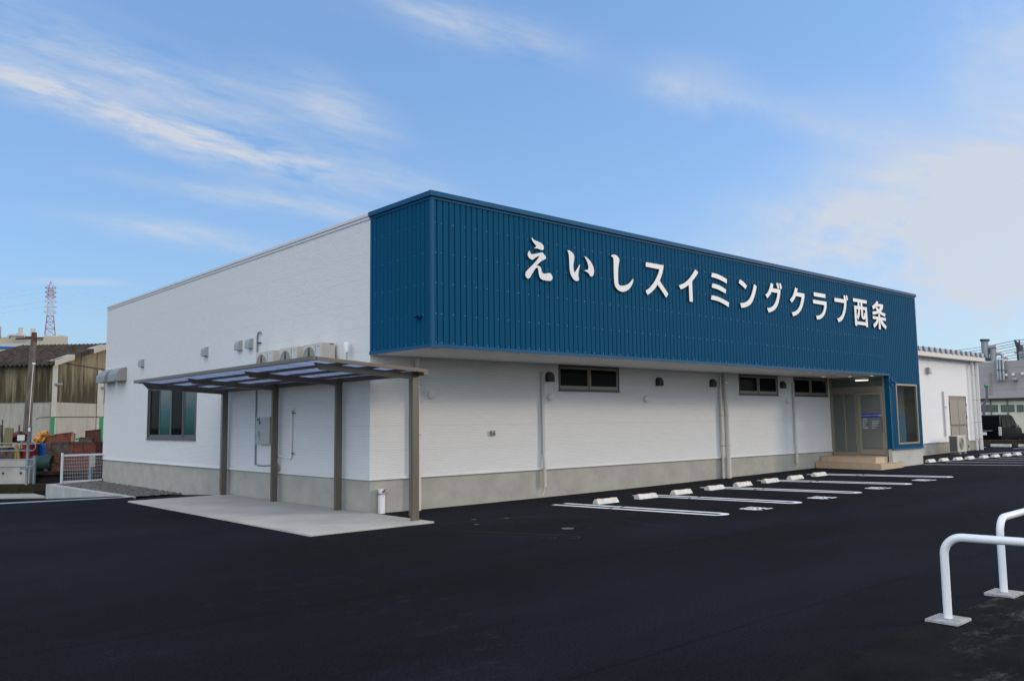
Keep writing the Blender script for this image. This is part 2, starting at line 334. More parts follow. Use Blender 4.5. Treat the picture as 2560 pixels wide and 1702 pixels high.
LETTERS = [[[2283,5031,2296,5020,2308,5009,2323,4999,2342,4991,2363,4985,2387,4979,2416,4974,2449,4969,2479,4964,2503,4957,2525,4950,2543,4941,2558,4930,2571,4917,2580,4905,2585,4892,2587,4880,2586,4868,2584,4856,2580,4845,2573,4835,2566,4829,2556,4825,2545,4823,2533,4822,2518,4822,2504,4823,2489,4825,2474,4829,2458,4832,2441,4834,2423,4837,2402,4837,2379,4835,2352,4831,2326,4827,2340,4835,2353,4844,2366,4853,2377,4862,2388,4872,2399,4883,2386,4891,2373,4898,2358,4909,2340,4924,2321,4942,2304,4959,2292,4975,2283,4990,2278,5003,2277,5013,2280,5022],[2226,4772,2230,4759,2233,4746,2238,4735,2244,4726,2251,4719,2263,4714,2280,4714,2302,4716,2327,4720,2355,4727,2387,4736,2419,4746,2452,4755,2485,4765,2512,4772,2529,4775,2539,4777,2551,4775,2565,4768,2580,4757,2595,4746,2609,4734,2623,4722,2633,4710,2638,4699,2640,4689,2638,4680,2635,4672,2628,4666,2616,4659,2596,4648,2571,4637,2546,4624,2523,4611,2501,4597,2480,4582,2459,4567,2440,4552,2424,4538,2412,4527,2403,4518,2394,4508,2413,4509,2433,4511,2451,4510,2468,4505,2484,4498,2496,4489,2504,4478,2509,4465,2514,4451,2520,4433,2527,4414,2536,4399,2546,4389,2557,4382,2573,4379,2593,4380,2617,4385,2643,4390,2670,4397,2698,4404,2723,4407,2742,4405,2757,4399,2770,4391,2782,4378,2793,4362,2800,4346,2804,4332,2804,4318,2801,4305,2793,4292,2781,4279,2767,4269,2752,4262,2736,4259,2715,4256,2686,4254,2653,4253,2621,4253,2591,4254,2563,4256,2538,4260,2516,4266,2498,4274,2483,4285,2470,4299,2460,4316,2452,4336,2446,4359,2443,4385,2439,4408,2436,4428,2432,4445,2427,4458,2418,4466,2406,4470,2395,4470,2383,4466,2371,4458,2358,4446,2343,4429,2327,4408,2311,4387,2295,4368,2280,4348,2264,4329,2250,4308,2237,4288,2223,4271,2208,4258,2192,4248,2177,4242,2163,4242,2149,4245,2137,4251,2126,4262,2116,4277,2109,4292,2106,4307,2107,4323,2110,4338,2115,4352,2124,4365,2139,4382,2165,4406,2198,4434,2231,4462,2262,4488,2293,4514,2323,4540,2352,4567,2380,4593,2407,4621,2432,4650,2455,4680,2478,4710,2458,4701,2437,4692,2418,4683,2398,4673,2380,4663,2362,4653,2345,4641,2330,4629,2316,4620,2305,4613,2295,4609,2284,4607,2268,4608,2251,4611,2234,4617,2218,4625,2202,4636,2189,4648,2180,4660,2174,4673,2170,4686,2170,4700,2173,4714,2177,4727,2184,4737,2192,4746,2201,4754,2209,4760,2218,4766]],[[3219,4910,3239,4911,3259,4911,3280,4909,3303,4903,3327,4894,3349,4883,3368,4870,3385,4855,3397,4839,3405,4823,3409,4806,3409,4784,3404,4755,3396,4722,3388,4690,3383,4663,3378,4637,3376,4611,3378,4583,3383,4553,3389,4529,3395,4512,3403,4500,3410,4489,3423,4502,3435,4516,3449,4532,3465,4552,3483,4575,3501,4598,3517,4619,3532,4641,3548,4663,3566,4655,3559,4636,3553,4618,3546,4596,3536,4568,3526,4537,3518,4508,3514,4482,3513,4459,3514,4437,3518,4416,3524,4398,3526,4382,3525,4367,3521,4355,3513,4345,3500,4338,3482,4333,3463,4331,3444,4331,3423,4334,3403,4340,3383,4352,3364,4366,3345,4383,3327,4403,3311,4424,3297,4448,3287,4475,3280,4505,3275,4537,3271,4570,3270,4606,3268,4641,3267,4676,3266,4712,3264,4746,3262,4777,3259,4807,3254,4836,3244,4861,3231,4886],[3690,4846,3709,4845,3729,4843,3751,4837,3780,4824,3812,4807,3842,4787,3868,4765,3892,4741,3912,4717,3931,4692,3946,4668,3957,4643,3963,4616,3965,4590,3964,4564,3960,4540,3953,4517,3942,4497,3926,4482,3907,4471,3889,4464,3876,4462,3864,4464,3853,4470,3843,4480,3834,4493,3823,4506,3810,4516,3794,4527,3773,4536,3744,4545,3710,4553,3676,4561,3695,4567,3714,4573,3733,4578,3752,4582,3770,4586,3785,4591,3794,4598,3800,4607,3804,4618,3806,4632,3806,4648,3802,4668,3794,4694,3782,4723,3769,4750,3755,4773,3739,4795,3725,4813,3712,4826,3701,4836]],[[4480,4948,4494,4959,4509,4971,4525,4980,4543,4986,4564,4990,4585,4992,4607,4992,4629,4990,4651,4984,4674,4975,4697,4962,4716,4948,4728,4933,4736,4917,4739,4899,4737,4879,4730,4857,4722,4830,4714,4794,4705,4752,4698,4708,4692,4664,4688,4618,4685,4573,4684,4529,4684,4485,4686,4448,4690,4421,4696,4402,4706,4387,4720,4377,4738,4372,4761,4370,4791,4371,4826,4374,4861,4380,4895,4389,4930,4400,4963,4413,4994,4428,5025,4446,5056,4467,5088,4494,5122,4523,5156,4553,5172,4543,5161,4512,5150,4480,5134,4449,5114,4418,5090,4388,5063,4359,5031,4334,4996,4310,4958,4290,4918,4272,4876,4258,4834,4249,4792,4248,4750,4251,4712,4259,4679,4269,4650,4284,4626,4302,4606,4321,4591,4343,4579,4371,4571,4404,4565,4442,4561,4486,4559,4540,4557,4599,4557,4655,4557,4708,4559,4759,4560,4803,4560,4839,4560,4868,4557,4891,4552,4910,4545,4923,4534,4933,4518,4940,4499,4944]],[[5594,4957,6193,4957,6186,4930,6179,4903,6170,4872,6159,4838,6146,4800,6128,4758,6102,4710,6072,4657,6041,4604,6328,4344,6246,4256,5964,4515,5938,4487,5912,4459,5881,4429,5844,4397,5801,4364,5757,4333,5712,4306,5664,4281,5617,4256,5554,4340,5590,4358,5626,4377,5665,4400,5709,4431,5756,4468,5801,4506,5842,4547,5880,4591,5915,4634,5947,4677,5976,4720,6000,4759,6016,4793,6028,4823,6041,4854,5584,4859]],[[7341,5002,7441,4941,7414,4909,7386,4878,7352,4843,7306,4802,7253,4757,7201,4713,7202,4247,7080,4247,7074,4623,7038,4603,7001,4582,6966,4564,6935,4548,6904,4533,6873,4520,6840,4509,6805,4499,6771,4489,6708,4568,6766,4588,6824,4609,6879,4631,6930,4655,6979,4681,7027,4711,7072,4743,7116,4779,7164,4823,7220,4877,7280,4940]],[[7976,4991,8027,4990,8078,4989,8134,4986,8201,4979,8273,4970,8347,4957,8419,4941,8493,4922,8568,4903,8553,4799,8502,4812,8450,4824,8393,4837,8327,4850,8255,4863,8181,4875,8103,4882,8022,4888,7941,4893],[7980,4744,8037,4742,8093,4740,8151,4736,8210,4729,8270,4719,8331,4707,8392,4691,8454,4671,8517,4652,8489,4553,8447,4565,8406,4577,8356,4589,8291,4603,8217,4617,8144,4629,8077,4636,8011,4641,7945,4647],[7929,4461,7985,4461,8041,4462,8102,4459,8166,4452,8234,4442,8313,4427,8408,4406,8514,4380,8621,4353,8592,4243,8539,4260,8486,4278,8423,4295,8346,4314,8259,4334,8170,4349,8080,4357,7989,4360,7899,4364]],[[9109,4958,9157,4944,9206,4931,9254,4913,9302,4889,9350,4861,9398,4833,9337,4742,9297,4762,9257,4783,9212,4804,9162,4825,9107,4846,9053,4866],[9716,4904,9827,4859,9811,4815,9795,4772,9776,4728,9756,4682,9733,4635,9707,4589,9676,4542,9641,4496,9604,4455,9566,4420,9526,4391,9481,4365,9430,4342,9374,4323,9315,4306,9253,4292,9189,4281,9124,4271,9084,4385,9133,4389,9182,4394,9230,4401,9278,4413,9326,4429,9371,4447,9413,4469,9454,4494,9492,4524,9529,4561,9564,4603,9594,4645,9617,4683,9636,4722,9655,4762,9675,4808,9696,4856]],[[10477,5011,10597,4991,10556,4885,10921,4883,10914,4844,10906,4805,10896,4764,10882,4720,10866,4674,10847,4629,10826,4583,10801,4536,10773,4493,10741,4452,10705,4415,10664,4381,10617,4351,10564,4324,10508,4301,10448,4282,10383,4267,10320,4251,10264,4355,10315,4364,10366,4372,10416,4385,10465,4401,10513,4422,10557,4447,10597,4478,10633,4514,10665,4551,10693,4589,10716,4628,10737,4667,10753,4706,10765,4746,10778,4785,10486,4782,10475,4764,10465,4746,10442,4721,10400,4686,10345,4644,10292,4603,10209,4684,10243,4705,10277,4726,10309,4749,10338,4777,10366,4808,10389,4838,10409,4867,10425,4896,10439,4924,10453,4953,10465,4982],[10734,5029,10824,5046,10872,4906,10795,4893],[10870,5039,10951,5046,10998,4918,10913,4896]],[[11645,5013,11771,4988,11725,4892,12104,4890,12097,4845,12091,4799,12080,4753,12062,4704,12039,4654,12013,4605,11985,4558,11955,4513,11919,4470,11875,4427,11824,4387,11775,4353,11728,4326,11682,4304,11635,4286,11586,4271,11536,4259,11487,4247,11422,4342,11474,4352,11525,4362,11577,4376,11629,4395,11681,4419,11729,4447,11773,4483,11813,4523,11847,4563,11873,4600,11893,4637,11910,4674,11926,4711,11940,4747,11954,4784,11663,4787,11642,4763,11621,4738,11592,4709,11549,4672,11498,4631,11447,4590,11362,4668,11401,4693,11440,4719,11477,4748,11509,4781,11539,4818,11565,4854,11587,4890,11605,4927,11620,4958,11631,4980,11638,4996]],[[12588,4973,13208,4979,13215,4874,12596,4871],[12530,4772,13259,4777,13256,4736,13253,4694,13246,4653,13235,4610,13219,4567,13199,4525,13172,4484,13141,4444,13106,4407,13067,4375,13025,4346,12982,4322,12940,4301,12897,4285,12851,4271,12803,4262,12752,4255,12701,4249,12663,4350,12710,4354,12757,4359,12803,4366,12848,4378,12892,4392,12933,4411,12974,4436,13012,4464,13045,4496,13071,4530,13092,4567,13107,4600,13117,4626,13121,4649,13126,4672,12538,4673]],[[13712,4927,14260,4931,14236,5038,14324,5052,14336,5025,14348,4997,14359,4970,14371,4946,14382,4922,14389,4900,14392,4881,14390,4863,14387,4839,14382,4806,14375,4768,14365,4728,14352,4687,14335,4645,14314,4602,14289,4557,14258,4512,14226,4468,14191,4428,14154,4390,14116,4358,14077,4331,14038,4310,13999,4292,13961,4279,13923,4269,13885,4260,13809,4356,13846,4364,13884,4373,13923,4386,13966,4405,14011,4429,14052,4455,14088,4484,14120,4514,14148,4547,14171,4579,14190,4613,14208,4654,14227,4707,14245,4768,14264,4828,13708,4822],[14367,5047,14450,5061,14494,4940,14403,4907]],[[14799,5017,15628,5017,15617,4925,14793,4920],[15058,4936,15154,4937,15165,4808,15055,4810],[15228,4936,15341,4938,15340,4812,15230,4810],[14834,4805,14954,4805,14968,4229,14843,4237],[14852,4804,15597,4815,15590,4728,14842,4715],[15486,4790,15599,4815,15624,4234,15498,4240],[14957,4367,15502,4371,15518,4273,14962,4272],[15062,4722,15166,4723,15161,4688,15156,4652,15150,4619,15143,4588,15134,4559,15121,4528,15100,4494,15074,4458,15048,4423,15017,4424,14963,4494,14982,4520,15001,4546,15018,4572,15030,4595,15040,4617,15048,4640,15054,4666,15058,4694],[15240,4729,15354,4730,15349,4679,15345,4629,15343,4589,15343,4565,15346,4551,15353,4542,15366,4534,15382,4531,15395,4540,15403,4566,15407,4604,15412,4643,15500,4620,15497,4576,15493,4532,15485,4496,15469,4472,15448,4457,15424,4447,15394,4442,15361,4442,15330,4447,15302,4455,15276,4468,15256,4486,15244,4512,15239,4543,15236,4581,15235,4626,15237,4678]],[[16259,5056,16361,5043,16350,5020,16338,4996,16315,4969,16271,4935,16217,4898,16162,4865,16113,4837,16064,4813,16015,4788,15949,4879,15997,4900,16045,4921,16090,4942,16129,4963,16165,4985,16195,5004,16220,5022,16239,5039],[16209,4979,16662,4988,16649,4909,16219,4901],[16491,4923,16662,4987,16661,4949,16661,4911,16648,4874,16613,4838,16564,4802,16515,4771,16470,4746,16425,4725,16374,4707,16316,4690,16254,4675,16188,4662,16118,4651,16045,4641,15972,4631,15953,4719,16020,4729,16087,4739,16149,4750,16204,4760,16254,4771,16301,4785,16346,4803,16388,4825,16424,4848,16451,4872,16471,4897],[16153,4853,16248,4899,16289,4872,16330,4845,16371,4821,16412,4799,16453,4779,16497,4762,16545,4750,16595,4742,16644,4735,16693,4730,16742,4726,16791,4722,16763,4627,16703,4636,16642,4644,16584,4654,16528,4666,16474,4680,16423,4695,16373,4711,16326,4730,16281,4753,16237,4783,16195,4818],[15951,4591,16796,4594,16798,4504,15954,4508],[16318,4679,16430,4688,16431,4558,16440,4222,16310,4224,16326,4512],[16220,4516,16326,4512,16311,4481,16297,4449,16274,4417,16237,4384,16193,4349,16147,4318,16101,4291,16055,4268,16008,4244,15954,4342,16001,4364,16047,4386,16093,4412,16136,4444,16178,4480],[16434,4513,16541,4505,16578,4477,16615,4449,16657,4421,16707,4395,16763,4370,16819,4344,16753,4247,16693,4273,16632,4297,16578,4324,16529,4353,16487,4384,16455,4415,16441,4447,16437,4480]]]
# ================================================================== ground
def hz(x, y):
    z = gx(x)
    if x > -1.74: z += 0 if y < 6.3 or x > 1 else (-0.052*(y-6.3) if y < 9 else -0.14-0.1*(y-9) if y < 11 else -0.34)
    else: z += 0 if y < 8.0 else -0.067*(y-8) if y < 14.9 else -0.46
    return z
xs = [-900, -300, -120, -60, -30, -15, -8, -4, -2.6, -1.76, -1.72, -0.9, 0.001, 0.999, 1.001]+[2+i for i in range(8)]+[10, 20, 30, 45, 60, 100, 200, 500, 1200]
ys = [-600, -200, -80, -40, -25, -18, -14, -12]+[-11+i for i in range(17)]+[6.3, 7, 8, 8.01, 9, 10, 11, 12, 13.5, 14.9, 17, 22, 30, 50, 90, 200, 500, 1400]
g = MB(); nx, ny = len(xs), len(ys)
g.add([(x, y, hz(x, y)) for y in ys for x in xs], [(j*nx+i, j*nx+i+1, (j+1)*nx+i+1, (j+1)*nx+i) for j in range(ny-1) for i in range(nx-1)])
struct('asphalt_ground', g, M_asph)
# older, dustier asphalt apron in the foreground right, a hair lower edge
g = MB(); n = 60
top = []
for i in range(n+1):
    x = -9+i*0.5; top.append((x, -10.24+0.02*math.sin(i*1.7)+0.015*math.sin(i*0.6), gx(x)+0.006))
bot = [(a[0], -40, a[2]) for a in top]
g.add(top+bot, [(i, n+1+i, n+2+i, i+1) for i in range(n)])
g.add([(a[0], a[1], a[2]) for a in top]+[(a[0], a[1], a[2]-0.006) for a in top], [(i, i+1, n+2+i, n+1+i) for i in range(n)])
struct('old_pavement', g, M_asph2)
# concrete slab under the canopy
g = MB().rbox(-2.22, -0.004, -1.93, 6.15, -0.05, 0.028, 0.008).box(-1.14, -1.126, -1.92, 6.14, 0.0285, 0.0287)
struct('concrete_slab', g, M_slab)
struct('slab_apron', MB().rbox(-0.0, 0.012, -1.93, -0.012, -0.05, 0.0275, 0.003), M_slab)
# gravel strip beside the side wall
gr = MB(); n1_, n2_ = 26, 60
def gravel(u, v):
    a = Vector((-1.62, 8.35, -0.06)).lerp(Vector((-0.005, 9.0, -0.12)), u); b = Vector((-1.66, 14.62, -0.075)).lerp(Vector((-0.005, 15.9, -0.10)), u)
    q = a.lerp(b, v); q.z += random.uniform(0, 0.022); return q
gv = [gravel(i/n1_, j/n2_) for j in range(n2_+1) for i in range(n1_+1)]
gr.add(gv, [(j*(n1_+1)+i, j*(n1_+1)+i+1, (j+1)*(n1_+1)+i+1, (j+1)*(n1_+1)+i) for j in range(n2_) for i in range(n1_)])
struct('gravel_strip', gr, M_gravel)
st = MB()
for i in range(2600):
    u, v = random.random(), random.random(); q = gravel(u, v); r = random.uniform(0.012, 0.026); q.z += 0.006
    M = Matrix.Translation(q) @ Matrix.Rotation(random.random()*6, 4, Vector((random.random()-.5, random.random()-.5, random.random())).normalized())
    st.add([M @ Vector(c) for c in [(r, 0, 0), (-r, 0, 0), (0, r*.8, 0), (0, -r*.8, 0), (0, 0, r*.7), (0, 0, -r*.7)]], [(0, 2, 4), (2, 1, 4), (1, 3, 4), (3, 0, 4), (2, 0, 5), (1, 2, 5), (3, 1, 5), (0, 3, 5)])
o = st.build('gravel', M_gravel); o['kind'] = 'stuff'; o['label'] = 'grey crushed stone lying along the side wall'; o['category'] = 'gravel'
# retaining wall that holds the gravel above the ramp
w = MB(); a0, a1 = (-1.80, 7.55, 0.012), (-1.84, 14.75, -0.03)
w.add([(-1.80, 7.5, 0.006), (-1.62, 7.5, 0.006), (-1.66, 14.6, -0.03), (-1.84, 14.75, -0.03), (-1.80, 7.5, -0.7), (-1.62, 7.5, -0.7), (-1.66, 14.6, -0.7), (-1.84, 14.75, -0.7)],
      [(0, 1, 2, 3), (0, 4, 5, 1), (3, 2, 6, 7), (0, 3, 7, 4), (1, 5, 6, 2)])
w.add([(-1.66, 14.6, -0.03), (-1.84, 14.75, -0.03), (0.0, 16.15, -0.06), (0.0, 16.0, -0.06), (-1.66, 14.6, -0.7), (-1.84, 14.75, -0.7), (0.0, 16.15, -0.7), (0.0, 16.0, -0.7)],
      [(0, 3, 2, 1), (1, 2, 6, 5), (0, 4, 7, 3), (2, 3, 7, 6)])
tag(w.build('retaining_wall', M_curb), 'low grey concrete retaining wall between the gravel strip and the ramp', 'wall')
struct('gutter', MB().add([(-14, 9.7, 0.004), (-1.85, 7.42, 0.004), (-1.6, 7.52, 0.006), (-1.85, 7.66, 0.004), (-14, 10.35, 0.004)], [(0, 1, 2, 3, 4)]), mat('gutter_concrete', (0.30, 0.34, 0.37), 0.7, noise=0.1))

# ---- parking bay lines (pairs of parallel strips closed by a round end) and kei marks
def arc(cx_, cy_, r, a0_, a1_, n=14): return [(cx_+r*math.cos(a0_+(a1_-a0_)*i/n), cy_+r*math.sin(a0_+(a1_-a0_)*i/n)) for i in range(n+1)]
def strip(mb, path, w, dz=0.004):
    L = []; R = []
    for i, q in enumerate(path):
        a = Vector(path[max(i-1, 0)]); b = Vector(path[min(i+1, len(path)-1)]); d = (b-a).normalized(); nrm = Vector((-d.y, d.x))
        q = Vector(q); L.append(q+nrm*w/2); R.append(q-nrm*w/2)
    vs = [(v.x, v.y, hz(v.x, v.y)+dz) for v in L+R]; k = len(path)
    mb.add(vs, [(i, k+i, k+i+1, i+1) for i in range(k-1)])
ends = [(3.53, -1.27, 4.02, -4.72), (5.98, -1.22, 6.52, -4.66), (8.45, -1.18, 9.06, -4.60), (10.92, -1.15, 11.66, -4.54), (13.40, -1.12, 14.18, -4.50)]
lines = MB()
for (x0, y0, x1, y1) in ends:
    hw = 0.16; r = hw
    for s in (-1, 1):      # a small break about a third of the way along
        p0 = Vector((x0+s*hw, y0)); p1 = Vector((x1+s*hw, y1+r)); b = 0.40
        strip(lines, [tuple(p0.lerp(p1, t)) for t in (0, .13, .26, b-0.006)], 0.14)
        strip(lines, [tuple(p0.lerp(p1, t)) for t in (b+0.006, .5, .65, .8, 1)], 0.14)
    strip(lines, arc(x1, y1+r, hw, math.pi, 2*math.pi), 0.14)
struct('parking_lines', lines, M_line)
def glyph_text(name, txt, size, M, material, parent=None, extr=0.0, offset=0.0, spacing=1.0):
    cu = bpy.data.curves.new(name, 'FONT'); cu.body = txt; cu.size = size; cu.extrude = extr; cu.offset = offset; cu.space_character = spacing
    cu.align_x = 'CENTER'; cu.align_y = 'CENTER'
    t = bpy.data.objects.new('tmp', cu); S.collection.objects.link(t); bpy.context.view_layer.update()
    me = bpy.data.meshes.new_from_object(t.evaluated_get(bpy.context.evaluated_depsgraph_get())); bpy.data.objects.remove(t)
    me.transform(M); me.materials.clear(); me.materials.append(material)
    o = bpy.data.objects.new(name, me); S.collection.objects.link(o)
    if parent: o.parent = parent; o.matrix_parent_inverse = Matrix.Translation(-parent.location) if parent.parent is None else Matrix()
    return o
KEI = [[(.02, .88), (.46, .88)], [(.06, .72), (.42, .72)], [(.06, .57), (.42, .57)], [(.06, .42), (.42, .42)], [(.08, .72), (.08, .42)], [(.40, .72), (.40, .42)], [(.0, .24), (.48, .24)], [(.24, 1.0), (.24, .0)],
       [(.54, .92), (.92, .92), (.80, .70), (.54, .52)], [(.60, .84), (.76, .66), (.98, .54)], [(.56, .34), (.96, .34)], [(.76, .52), (.76, .06)], [(.52, .05), (1.0, .05)]]
for (x, y) in ((4.93, -4.83), (7.44, -4.75), (10.06, -4.67), (12.68, -4.59)):
    mb = MB()
    for k, st_k in enumerate(KEI): strip(mb, [(x+a*0.46, y+b*0.44) for a, b in st_k], 0.066, 0.004+0.0004*k)
    struct('kei_car_mark', mb, M_line)
# far bays past the entrance and along the far edge
far_l = MB()
for (x0, y0, x1, y1) in [(18.79, -1.99, 19.9, -5.6), (20.3, -2.05, 21.25, -5.6), (21.75, -2.21, 22.75, -5.6), (23.2, -2.60, 23.9, -5.4), (24.6, -2.8, 25.4, -5.6)]:
    strip(far_l, [(x0+(x1-x0)*t, y0+(y1-y0)*t) for t in (0, .33, .66, 1)], 0.075)
for k in range(7):
    x = 19.95+k*0.9; strip(far_l, [(x-0.05, -1.75-0.15*k*0.8), (x+0.55, -1.80-0.15*k*0.8)], 0.05)
for pth in ([(31.3, 0.55), (29.8, 0.75), (26.5, 0.15)], [(30.1, -0.9), (31.2, -1.4), (33.5, -2.6)], [(25.4, -1.3), (27.0, -1.7)], [(26.95, -1.66), (28.7, -2.3)]):
    strip(far_l, pth, 0.09)
struct('far_parking_lines', far_l, M_line)

# ---- wheel stops
def wheel_stop(loc, label, refl=True, w=0.60):
    t = thing('wheel_stop', loc, label, 'wheel stop', 'concrete wheel stops in the parking bays')
    x, y, z = loc; mb = MB()
    prof = [(0.0, 0.0), (0.0, 0.05), (0.045, 0.10), (0.10, 0.105), (0.17, 0.0)]      # distance from back, height
    pr = [Vector((0, -a, b)) for a, b in prof]
    mb.prism(pr, (x-w/2, y+0.15, z-0.012), (x+w/2, y+0.15, z-0.012))
    bevel(mb.build('body', M_stop, t), 0.006)
    if refl:
        for s in (-1, 1):
            q = MB().rbox(x+s*w*0.33-0.04, x+s*w*0.33+0.04, y+0.055, y+0.105, z+0.083, z+0.0965, 0.003)
            q.build('reflector', M_orange, t)
    return t
spots = [(4.28, -1.90), (5.55, -1.87), (6.76, -1.86), (8.08, -1.80), (9.24, -1.78), (10.48, -1.76), (11.70, -1.74), (12.98, -1.70)]
nm = ['nearest the canopy slab, first of the row along the front wall', 'second of the front row from the canopy, on the second painted line', 'third of the front row, alone inside its bay before the third line',
      'fourth of the front row, sitting on the third painted line', 'fifth of the front row, just past the thick downpipe', 'sixth of the front row, on the fourth painted line', 'seventh of the front row, second before the entrance steps', 'eighth of the front row, closest to the entrance steps']
for (x, y), l in zip(spots, nm): wheel_stop((x, y, hz(x, y)), 'pale wheel stop '+l)
# rotated far stops: a row of dusty stops past the entrance, and three against the far low wall
fs = [(18.85, -1.62), (20.05, -1.74), (20.85, -1.84), (21.55, -2.02), (22.3, -2.12), (23.05, -2.30), (23.75, -2.42), (24.55, -2.54), (25.35, -2.60)]
fn = ['half hidden behind the concrete corner of the entrance', 'first whole one past the entrance corner', 'below the white outdoor unit, before its rubber feet', 'just right of the white outdoor unit feet', 'in front of the brown double door',
      'in front of the corner downpipes', 'just right of the corner downpipes', 'second last before the right picture edge', 'at the right picture edge, last of its row']
for (x, y), l in zip(fs, fn): wheel_stop((x, y, hz(x, y)), 'dusty wheel stop of the far row '+l, False, 0.5)
for x, y, l in [(31.5, 1.25, 'leftmost of those under the dark low wall'), (31.6, 0.05, 'middle one under the dark low wall below the black van'), (31.7, -1.0, 'at the picture edge under the dark low wall')]:
    t = thing('wheel_stop', (x, y, hz(x, y)), 'long white wheel stop '+l, 'wheel stop', 'white wheel stops at the far edge')
    z = hz(x, y); MB().rbox(x-0.08, x+0.08, y-0.4, y+0.4, z, z+0.12, 0.02).build('body', M_stop, t)

# small things set into the asphalt
struct('utility_cover', MB().add([(0.96+0.10*math.cos(a), -4.03+0.10*math.sin(a), 0.004) for a in [i*math.pi/10 for i in range(20)]], [tuple(range(20))]), mat('cover_grey', (0.13, 0.13, 0.115), 0.7))
for k, (x, y) in enumerate([(0.75, -2.05), (1.25, -2.3), (0.35, -2.6)]):
    struct('survey_mark', MB().add([(x+0.05*math.cos(a), y+0.05*math.sin(a), 0.004) for a in [i*math.pi/6 for i in range(12)]], [tuple(range(12))]), mat('mark_grey', (0.10, 0.10, 0.095), 0.8))
chalk = MB()
strip(chalk, [(1.5, -2.35), (2.1, -2.7), (2.35, -4.0), (2.1, -4.9)], 0.006, 0.003)
strip(chalk, [(-0.3, -3.1), (0.4, -4.6)]+arc(0.3, -4.75, 0.12, 0, -2.6, 8), 0.008, 0.003)
strip(chalk, [(-0.6, -3.5), (0.1, -4.5)]+arc(0.02, -4.6, 0.09, 0, -2.6, 8), 0.006, 0.003)
strip(chalk, [(0.12, -2.1), (2.9, -2.6)], 0.006, 0.003)
struct('chalk_lines', chalk, mat('chalk', (0.09, 0.10, 0.12), 0.9))

# ================================================================== the main building
B = thing('sports_building', (0, 0, 0), 'long flat roofed hall with white siding and a blue ribbed steel upper front', 'building')
HB, L, W, DP, ZB, ZT = 0.62, 15.77, 19.0, 1.89, 2.87, 5.47
def wall_with_holes(mb, axis, c, h0, h1, z0, z1, holes, flip=False):
    """flat wall of quads round rectangular holes; axis 'x': plane y=c, axis 'y': plane x=c"""
    hs_ = sorted({h0, h1} | {v for q in holes for v in q[:2]}); zs_ = sorted({z0, z1} | {v for q in holes for v in q[2:]})
    for i in range(len(hs_)-1):
        for j in range(len(zs_)-1):
            a, b, d, e = hs_[i], hs_[i+1], zs_[j], zs_[j+1]; mh, mz = (a+b)/2, (d+e)/2
            if any(q[0] < mh < q[1] and q[2] < mz < q[3] for q in holes): continue
            if axis == 'x': mb.quad((a, c, d), (b, c, d), (b, c, e), (a, c, e))
            else: mb.quad((c, b, d), (c, a, d), (c, a, e), (c, b, e))
fw_holes = [(4.84, 6.85, 2.30, 2.868), (11.84, 13.84, 2.30, 2.868), (14.73, 16.74, 2.30, 2.868)]
mb = MB(); wall_with_holes(mb, 'x', 0, 0.0, 16.9, 0.655, ZB, fw_holes); mb.build('front_wall', M_side_x, B)
mb = MB(); wall_with_holes(mb, 'y', 0, 0.0, L, 0.655, ZT, [(8.14, 11.72, 1.28, 2.72)]); mb.build('side_wall', M_side_y, B)
mb = MB().box(0.02, W, 0.02, L, ZT-0.05, ZT).quad((W, 0, 0), (W, L, 0), (W, L, ZT), (W, 0, ZT)).quad((W, L, 0), (0, L, 0), (0, L, ZT), (W, L, ZT))
mb.build('roof', M_trim, B)
mb = MB(); mb.box(0.018, 16.9, 0.018, 0.2, -0.6, HB).box(0.018, 0.2, 0.2, L-0.02, -0.7, HB)
for x in (0.62, 8.95, 3.7, 13.0): mb.box(x, x+0.012, 0.0165, 0.03, 0, HB)
mb.build('foundation', M_conc, B)
mb = MB().box(-0.012, 16.88, -0.012, 0.0, 0.625, 0.655).box(-0.02, 16.88, -0.022, 0.0, 0.600, 0.628).box(-0.012, 0.0, 0.0, L, 0.625, 0.655).box(-0.022, 0.0, 0.0, L, 0.600, 0.628)
mb.build('base_trim', M_trim, B)
mb = MB().rbox(-0.035, 0.2, 0.02, L+0.03, ZT-0.02, ZT+0.045, 0.006).box(-0.018, 0.0, 0.02, L, ZT-0.075, ZT-0.02)
mb.build('coping', mat('coping_white', (0.60, 0.60, 0.61), 0.4), B)
mb = MB().box(-0.012, 0.012, L-0.03, L+0.012, 0.655, ZT-0.02); mb.build('corner_trim', M_trim, B)
# blue upper volume: ribbed sheet with narrow grooves every 0.125 m
def ribbed(mb, p0, d, nrm, length, z0, z1, pitch=0.1255, depth=0.016, start=0.0, skip=None):
    p0 = Vector(p0); d = Vector(d); nrm = Vector(nrm); s = start; pts = [(0.0, 0.0)]
    while s+0.03 < length:
        if s > 0.02: pts += [(s, 0.0), (s+0.007, -depth), (s+0.021, -depth), (s+0.028, 0.0)]
        s += pitch
    pts.append((length, 0.0)); k = len(pts)
    for lo, hi in ([(z0, z1)] if not skip else skip(z0, z1)):
        vs = [p0+d*a+nrm*b+Vector((0, 0, lo)) for a, b in pts]+[p0+d*a+nrm*b+Vector((0, 0, hi)) for a, b in pts]
        o = len(mb.v); mb.v += [tuple(v) for v in vs]
        for i in range(k-1):
            gr_ = pts[i][1] < 0 and pts[i+1][1] < 0
            mb.f.append((o+i, o+i+1, o+k+i+1, o+k+i)); mb.mi.append(1 if gr_ else 0); mb.sm.append(False)
